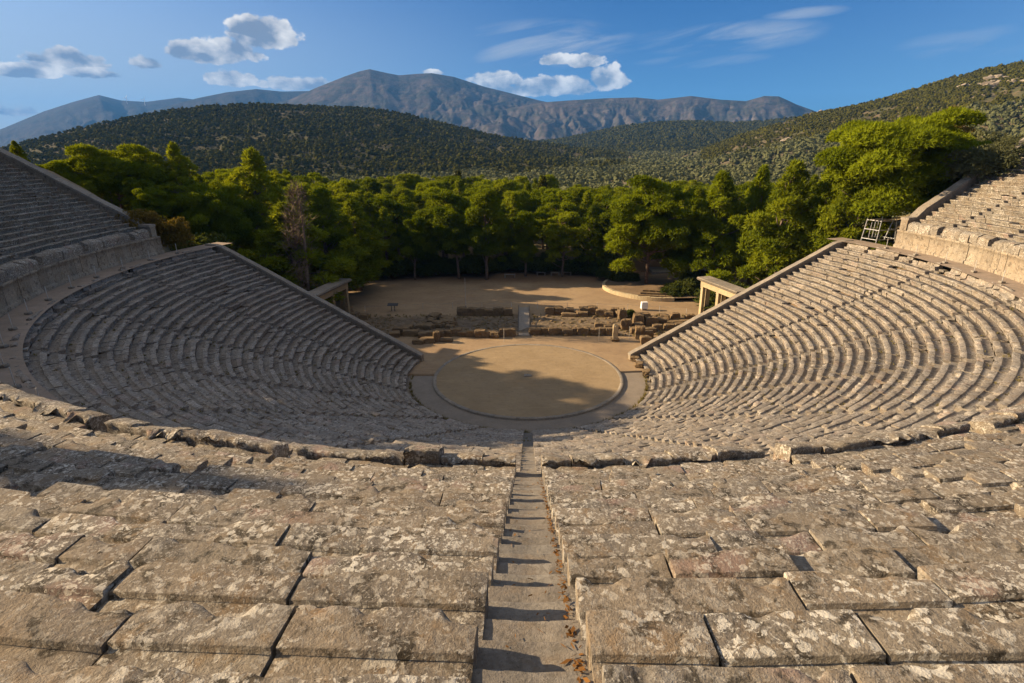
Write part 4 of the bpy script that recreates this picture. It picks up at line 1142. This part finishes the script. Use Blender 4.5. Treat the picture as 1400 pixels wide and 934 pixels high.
c0 = len(V)-1; F = [(0, i+1 if i+1 <= c0 else 1, i) for i in range(1, c0+1)]
tag(mesh_obj('terrace_ground', V, [np.array(F)[:, ::-1]], MAT['soil'], None, True), kind='structure')
# grey road seen through the trunks on the right
V = [(24, 50, .55), (46, 44, 1.7), (46, 48, 1.7), (24, 55, .55), (24, 50, -.5), (46, 44, -.5), (46, 48, -.5), (24, 55, -.5)]
tag(mesh_obj('road', V, [[(0, 1, 2, 3), (0, 4, 5, 1), (2, 6, 7, 3), (1, 5, 6, 2), (3, 7, 4, 0)]], MAT['concrete']), kind='structure')


def tufts(name, pts, label, mat, h, rng):
    pts = np.asarray(pts, float); q = 9; d = rng.normal(0, .5, (len(pts), q, 3)); d[..., 2] = 1; d /= np.linalg.norm(d, axis=2)[..., None]
    sz = rng.uniform(.5, 1.3, (len(pts), q, 1))*h; b = pts[:, None]+rng.normal(0, .07, (len(pts), q, 3))*np.array([1, 1, 0]); w_ = np.stack([rng.normal(0, .02, (len(pts), q)), rng.normal(0, .02, (len(pts), q)), np.zeros((len(pts), q))], -1)
    V = np.stack([b-w_, b+w_, b+d*sz], 2).reshape(-1, 3)
    return tag(mesh_obj(name, V, [np.arange(len(V)).reshape(-1, 3)], mat, None, False, rng.uniform(0, 1, len(V))), label, 'grass', None, 'stuff')


MAT['drygrass'] = foliage_mat('dry_grass', (.10, .09, .035), (.22, .18, .08), .25)
rng = np.random.default_rng(90); gp = []
for _ in range(900):
    x, y = rng.uniform(-24, 25), rng.uniform(13, 23)
    if not -1.6 < x < .7: gp.append((x, y, .05))
for _ in range(250):
    a_ = rng.uniform(-1.6, 1.6); gp.append((12.5*math.sin(a_), -12.5*math.cos(a_), -.16))
tufts('grass', gp, 'dry grass tufts among the stage ruins and along the corridor edge', MAT['drygrass'], .35, rng)
gp = []
for _ in range(900):
    k_ = rng.integers(4, LOW_N); r_ = LOW_R0+LOW_W*k_+rng.uniform(.45, .75); a_ = rng.uniform(wall_phi('low', -1, max(r_, 14))+.05, wall_phi('low', 1, max(r_, 14))-.05)
    gp.append((r_*math.sin(a_), -r_*math.cos(a_), LOW_Z0+LOW_H*k_-.03))
tufts('grass', gp, 'small weeds growing in the joints of the lower seat rows', MAT['drygrass'], .16, rng)


# posts
def rope_post(h, base=True):
    root = empty('rope_post', 'post', 'post'); mb = MB(); mb.tube([(0, 0, -.05), (0, 0, h)], .028, 8); mb.tube([(0, 0, h), (0, 0, h+.03)], [.04, .03], 8); mb.build('pole', MAT['post'], root)
    if base:
        V, F = rock_mesh(17, 3); V = V*np.array([.34, .34, .16]); mesh_obj('foot', V, [F], MAT['kerb'], root, False, np.full(len(V), .8))
    return root


pp = rope_post(1.05); first = True
PL = {1: 'thin pale rope post on a stone foot along the sunlit right side of the walkway', -1: 'thin rope post on a stone foot along the shaded left side of the walkway', 0: 'thin rope post above the foot of the central stairs'}
for deg in list(range(-100, 101, 6)):
    if abs(deg) < 3: continue
    a = rad(deg+1.5); x, y, z = 39.85*math.sin(a), -39.85*math.cos(a), 12.38; sd_ = 1 if deg > 0 else -1
    g_ = 'rope posts on the right of the walkway' if sd_ > 0 else 'rope posts on the left of the walkway'
    if first:
        pp.location = (x, y, z); tag(pp, PL[sd_], 'post', g_); first = False
    else: copy_thing(pp, (x, y, z), 0, 1, PL[sd_], g_)
# rope line along the front edge of the field
line = [(-24.5, 24.6), (-20.5, 25.6), (-16, 26.0), (-11.5, 26.4), (-7, 26.4), (-2.5, 26.4), (1.5, 26.3), (6, 26.2), (10.5, 26.0), (15, 25.4), (19.5, 24.2), (23, 22.6)]
fp = rope_post(1.0, False)
for i, (x, y) in enumerate(line):
    lab = 'slim rope post on the front edge of the field'
    if i == 0: fp.location = (x, y, 0); tag(fp, lab, 'post', 'rope posts at the field edge')
    else: copy_thing(fp, (x, y, 0), 0, 1, lab, 'rope posts at the field edge')
mb = MB()
for (a, b) in zip(line[:-1], line[1:]):
    t = np.linspace(0, 1, 7); mb.tube(np.stack([a[0]+(b[0]-a[0])*t, a[1]+(b[1]-a[1])*t, .95-.12*4*t*(1-t)], 1), .014, 5)
tag(mb.build('barrier_rope', MAT['rope']), 'thin rope strung between posts along the front of the field', 'rope')
lp = empty('lamp_pole', 'very thin tall pole in the field left of centre', 'pole', (-9.6, 27.6, 0)); mb = MB(); mb.tube([(0, 0, -.1), (0, 0, 4.6)], [.035, .025], 6); mb.build('shaft', MAT['post'], lp)
mb = MB(); mb.tube([(0, 0, -.02), (0, 0, .2)], [.12, .06], 8); mb.build('foot', MAT['concrete'], lp)
for x, y, lab in ((-3.0, 11.0, 'thin post in front of the ruins left of the ramp'), (9.0, 11.3, 'thin post left of the column stump'), (12.9, 11.9, 'thin post right of the column stump')):
    copy_thing(fp, (x, y, 0), 0, (1, 1, 1.7), lab, 'posts in front of the ruins')

# scaffold tower at the right end of the walkway
sc = empty('scaffold', 'leaning metal scaffold frame at the right end of the walkway', 'scaffold', (42.2, 13.0, 12.45), rz=rad(20))
B = [(-1.5, -1., 0), (1.5, -1., 0), (1.5, 1., 0), (-1.5, 1., 0)]
for i, (x, y, z) in enumerate(B):
    mb = MB(); mb.tube([(x, y, -.3), (x*.72, y*.9, 3.1)], .05, 7); mb.build('upright', MAT['metal'], sc)
for zz_, sh in ((.05, 1), (1.15, .9), (2.2, .8), (2.95, .73)):
    mb = MB(); pts = [(x*sh, y*(1-.1*zz_/3.1), zz_) for x, y, z in B]
    for a, b in zip(pts, pts[1:]+pts[:1]): mb.tube([a, b], .04, 6)
    mb.build('brace_ring', MAT['metal'], sc)
mb = MB(); mb.tube([(-.3, -1.0, 0), (1.5, -.95, 4.6)], .05, 7); mb.build('diagonal_pole', MAT['metal'], sc)
mb = MB(); mb.box((0, 0, 2.26), (2.3, 1.5, .06), 0); mb.build('platform', MAT['wood'], sc)
mb = MB()
for x in (-.55, 0, .5): mb.tube([(x, .85, 0), (x, .75, 2.2)], .035, 6)
mb.build('ladder', MAT['metal'], sc)

# bench at the grove edge
bn = empty('bench', 'pale bench in the shade at the far edge of the field', 'bench', (-3.4, 48.2, 0))
mb = MB(); mb.box((0, 0, .62), (2.2, .5, .12)); mb.build('seat', MAT['concrete'], bn)
for sx in (-.9, .9):
    mb = MB(); mb.box((sx, 0, .25), (.25, .45, .62)); mb.build('leg', MAT['concrete'], bn)
for x, lab in ((2.6, 'stone bench under the dark trees right of the first bench'), (5.3, 'stone bench near the middle of the far field edge'), (7.6, 'stone bench nearest the round terrace')):
    copy_thing(bn, (x, 50.2, 0), RNG.normal(0, .1), (.8, .9, .9), lab)

# wind turbines on the far ridge
def turbine(u, v, label, proto=None):
    az, sl = bearing(u, v); s = 8700; x, y = polar(az, s); zb = float(HA.z(np.array([az]), np.array([s]))[0])
    if proto: return copy_thing(proto, (x, y, zb-4), .3, 1, label)
    root = empty('wind_turbine', label, 'wind turbine', (x, y, zb-4))
    mb = MB(); mb.tube([(0, 0, -10), (0, 0, 70)], [3.2, 2.], 10); mb.build('tower', MAT['white'], root)
    mb = MB(); mb.box((0, 1, 71), (4, 9, 4.2)); mb.build('nacelle', MAT['white'], root)
    for k in range(3):
        a = .5+k*2.094; mb = MB(); mb.tube([(0, -4.5, 71), (math.sin(a)*15, -4.5, 71+math.cos(a)*15), (math.sin(a)*38, -4.5, 71+math.cos(a)*38)], [1.2, 1.8, .4], 6); mb.build('blade', MAT['white'], root)
    return root


wt = turbine(173, 137, 'tiny wind turbine on the far blue ridge, left one'); turbine(197, 137, 'tiny wind turbine on the far blue ridge, right one', wt)

# ------------------------------------------------------------------ haze
SUN_DIR = np.array([-math.cos(rad(10)), math.sin(rad(10)), 0]); EL = rad(23)
mb = MB(); mb.box((0, 4000, 700), (27000, 25000, 1407)); hz = mb.build('haze', None); tag(hz, 'thin blue air haze over the valley', 'haze', None, 'stuff')
m = bpy.data.materials.new('air_haze'); m.use_nodes = True; t = NT(m.node_tree); t.n.clear(); out = t.node('ShaderNodeOutputMaterial'); pv = t.node('ShaderNodeVolumePrincipled')
pv.inputs['Color'].default_value = (.12, .40, 1, 1); pv.inputs['Density'].default_value = .00006; pv.inputs['Anisotropy'].default_value = .0
t.l.new(pv.outputs[0], out.inputs['Volume']); hz.data.materials.clear(); hz.data.materials.append(m)

# ------------------------------------------------------------------ light
w = bpy.data.worlds.new('World'); scene.world = w; w.use_nodes = True; t = NT(w.node_tree); t.n.clear()
out = t.node('ShaderNodeOutputWorld'); sky = t.node('ShaderNodeTexSky', sky_type='NISHITA'); sky.sun_disc = False; sky.sun_elevation = EL
sky.sun_rotation = math.atan2(SUN_DIR[0], SUN_DIR[1]); sky.altitude = 300; sky.air_density = 1.0; sky.dust_density = .35; sky.ozone_density = 4.0
D = t.node('ShaderNodeTexCoord').outputs['Generated']
# skylight is polarised most strongly at right angles to the sun: the photograph was taken through a polarising filter
vd = t.node('ShaderNodeVectorMath', operation='DOT_PRODUCT'); t.l.new(D, vd.inputs[0]); vd.inputs[1].default_value = (SUN_DIR[0]*math.cos(EL), SUN_DIR[1]*math.cos(EL), math.sin(EL))
s2 = t.math('SUBTRACT', 1., t.math('MULTIPLY', vd.outputs['Value'], vd.outputs['Value']))
pol = t.vmath('SUBTRACT', (1.20, 1.06, .98), t.vmath('SCALE', (1.19, .82, .46), scale=s2))
skc = t.mix(1, sky.outputs[0], pol, 'MULTIPLY')
bg = t.node('ShaderNodeBackground'); t.put(bg.inputs[0], skc); bg.inputs[1].default_value = .058
sx = t.node('ShaderNodeSeparateXYZ'); t.l.new(D, sx.inputs[0])
AZ = t.math('ARCTAN2', sx.outputs[0], sx.outputs[1]); ELV = t.math('ARCSINE', sx.outputs[2])


def comb(a, e):
    c = t.node('ShaderNodeCombineXYZ'); t.put(c.inputs[0], a); t.put(c.inputs[1], e); return c.outputs[0]


AE = comb(AZ, t.math('MULTIPLY', ELV, 1.25))
f1 = t.noise(AE, 19, 10, .55, .2); f2 = t.noise(t.vmath('ADD', AE, (-.016, .018, 0)), 19, 5, .5, .2)
def el(u, v): a, s = bearing(u, v); return a, math.atan(s)


alpha = None; vert = None
for (u, v, wu, wv, k) in ((95, 90, 62, 26, 1.), (35, 99, 60, 14, .9), (140, 103, 42, 9, .8), (300, 74, 66, 27, 1.), (362, 50, 52, 36, 1.1), (262, 70, 36, 20, .9), (318, 110, 44, 17, .9), (408, 116, 62, 15, .9), (762, 83, 27, 13, .9), (806, 85, 34, 14, .95), (680, 112, 44, 17, .9), (750, 122, 90, 20, .9), (832, 110, 30, 30, .95), (200, 88, 26, 13, .6), (15, 152, 50, 14, .7), (592, 100, 22, 6, .7)):
    a0, e0 = el(u, v); a1, _ = el(u+wu, v); _, e1 = el(u, v-wv)
    uu = t.math('DIVIDE', t.math('SUBTRACT', AZ, a0), a1-a0); vv = t.math('DIVIDE', t.math('SUBTRACT', ELV, e0), e1-e0)
    vb = t.math('MULTIPLY', vv, t.math('ADD', 1., t.math('MULTIPLY', t.math('LESS_THAN', vv, 0.), .7)))
    d = t.math('MULTIPLY', t.math('SUBTRACT', 1., t.math('ADD', t.math('MULTIPLY', uu, uu), t.math('MULTIPLY', vb, vb))), k)
    d = t.math('MAXIMUM', d, -1.5)
    alpha = d if alpha is None else t.math('MAXIMUM', alpha, d)
    g_ = t.math('MULTIPLY', t.math('GREATER_THAN', d, -.4), vv)
    vert = g_ if vert is None else t.math('ADD', vert, g_)
dens = t.math('ADD', t.math('MULTIPLY', alpha, 1.25), t.math('MULTIPLY', t.math('SUBTRACT', f1, .5), 2.3))
dens = t.math('ADD', dens, t.math('MULTIPLY', t.math('SUBTRACT', t.noise(AE, 85, 6, .6), .5), .75)); vb_ = t.node('ShaderNodeTexVoronoi', feature='SMOOTH_F1'); t.put(vb_.inputs['Vector'], t.vmath('ADD', AE, t.vmath('SCALE', t.vmath('SUBTRACT', t.noise(AE, 60, 4, .6, col=True), (.5, .5, .5)), scale=.02))); vb_.inputs['Scale'].default_value = 58; vb_.inputs['Smoothness'].default_value = .3
bil = t.math('SUBTRACT', .42, vb_.outputs['Distance']); dens = t.math('ADD', dens, t.math('MULTIPLY', bil, .9)); cum = t.ramp(dens, .04, .46)
lit = t.math('ADD', t.math('ADD', .56, t.math('MULTIPLY', t.math('ADD', t.math('SUBTRACT', f1, f2), t.math('MULTIPLY', bil, .10)), 3.6)), t.math('ADD', t.math('MULTIPLY', vert, .22), t.math('MULTIPLY', dens, -.25)), clamp=True)
ccol = t.mix(lit, (.22, .25, .32), (1., .94, .86))
# thin high cloud streaks
st_ = comb(t.math('ADD', t.math('MULTIPLY', AZ, 3.2), t.math('MULTIPLY', ELV, -2.5)), t.math('ADD', t.math('MULTIPLY', ELV, 17.), t.math('MULTIPLY', AZ, -2.2)))
ci = t.noise(st_, 1.55, 8, .62, .5); cim = None
for (u, v, wu, wv, k) in ((740, 62, 160, 42, 1.), (990, 52, 170, 26, 1.), (1100, 18, 70, 10, .7), (1330, 60, 150, 30, .5), (960, 84, 120, 12, .6), (110, 46, 40, 8, .5), (30, 130, 200, 60, .8)):
    a0, e0 = el(u, v); a1, _ = el(u+wu, v); _, e1 = el(u, v-wv)
    uu = t.math('DIVIDE', t.math('SUBTRACT', AZ, a0), a1-a0); vv = t.math('DIVIDE', t.math('SUBTRACT', ELV, e0), e1-e0)
    d = t.math('MULTIPLY', t.ramp(t.math('ADD', t.math('MULTIPLY', uu, uu), t.math('MULTIPLY', vv, vv)), 0., 1.1, 1, 0), k)
    cim = d if cim is None else t.math('MAXIMUM', cim, d)
cir = t.math('MULTIPLY', t.math('MULTIPLY', t.ramp(ci, .36, .72), cim), .85)
bgc = t.node('ShaderNodeBackground'); t.put(bgc.inputs[0], ccol); bgc.inputs[1].default_value = .40
cir = t.math('MAXIMUM', cir, t.math('MULTIPLY', t.ramp(ELV, .08, .30, .62, 0), t.ramp(AZ, -.75, .25, 1, .12)))
bgi = t.node('ShaderNodeBackground'); t.put(bgi.inputs[0], (.78, .82, .9)); bgi.inputs[1].default_value = .24
m1 = t.node('ShaderNodeMixShader'); t.put(m1.inputs[0], cir); t.l.new(bg.outputs[0], m1.inputs[1]); t.l.new(bgi.outputs[0], m1.inputs[2])
# unseen broken cloud overhead, added to raise the neutral ambient light
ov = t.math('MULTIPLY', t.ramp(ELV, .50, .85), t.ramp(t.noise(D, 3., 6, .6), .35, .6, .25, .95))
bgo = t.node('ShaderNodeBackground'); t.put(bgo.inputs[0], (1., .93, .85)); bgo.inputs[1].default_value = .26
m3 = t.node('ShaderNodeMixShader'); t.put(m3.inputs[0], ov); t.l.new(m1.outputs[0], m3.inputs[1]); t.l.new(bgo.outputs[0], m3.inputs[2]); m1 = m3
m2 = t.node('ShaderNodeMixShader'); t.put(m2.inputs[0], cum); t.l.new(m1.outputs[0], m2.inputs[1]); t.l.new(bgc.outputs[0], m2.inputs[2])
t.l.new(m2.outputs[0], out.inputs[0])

sl = bpy.data.lights.new('sun', 'SUN'); sl.energy = 5; sl.angle = rad(.5); sl.color = (1, .76, .48)
so = bpy.data.objects.new('sun', sl); COL.objects.link(so)
dv = Vector((SUN_DIR[0]*math.cos(EL), SUN_DIR[1]*math.cos(EL), math.sin(EL)))
so.rotation_euler = dv.to_track_quat('Z', 'Y').to_euler()

scene.view_settings.view_transform = 'Standard'; scene.view_settings.look = 'None'; scene.view_settings.gamma = 1
scene.view_settings.exposure = 1.5
cy_ = scene.cycles
cy_.use_denoising = True; cy_.max_bounces = 5; cy_.diffuse_bounces = 3; cy_.transmission_bounces = 3; cy_.transparent_max_bounces = 4; cy_.volume_bounces = 0
cy_.caustics_reflective = False; cy_.caustics_refractive = False
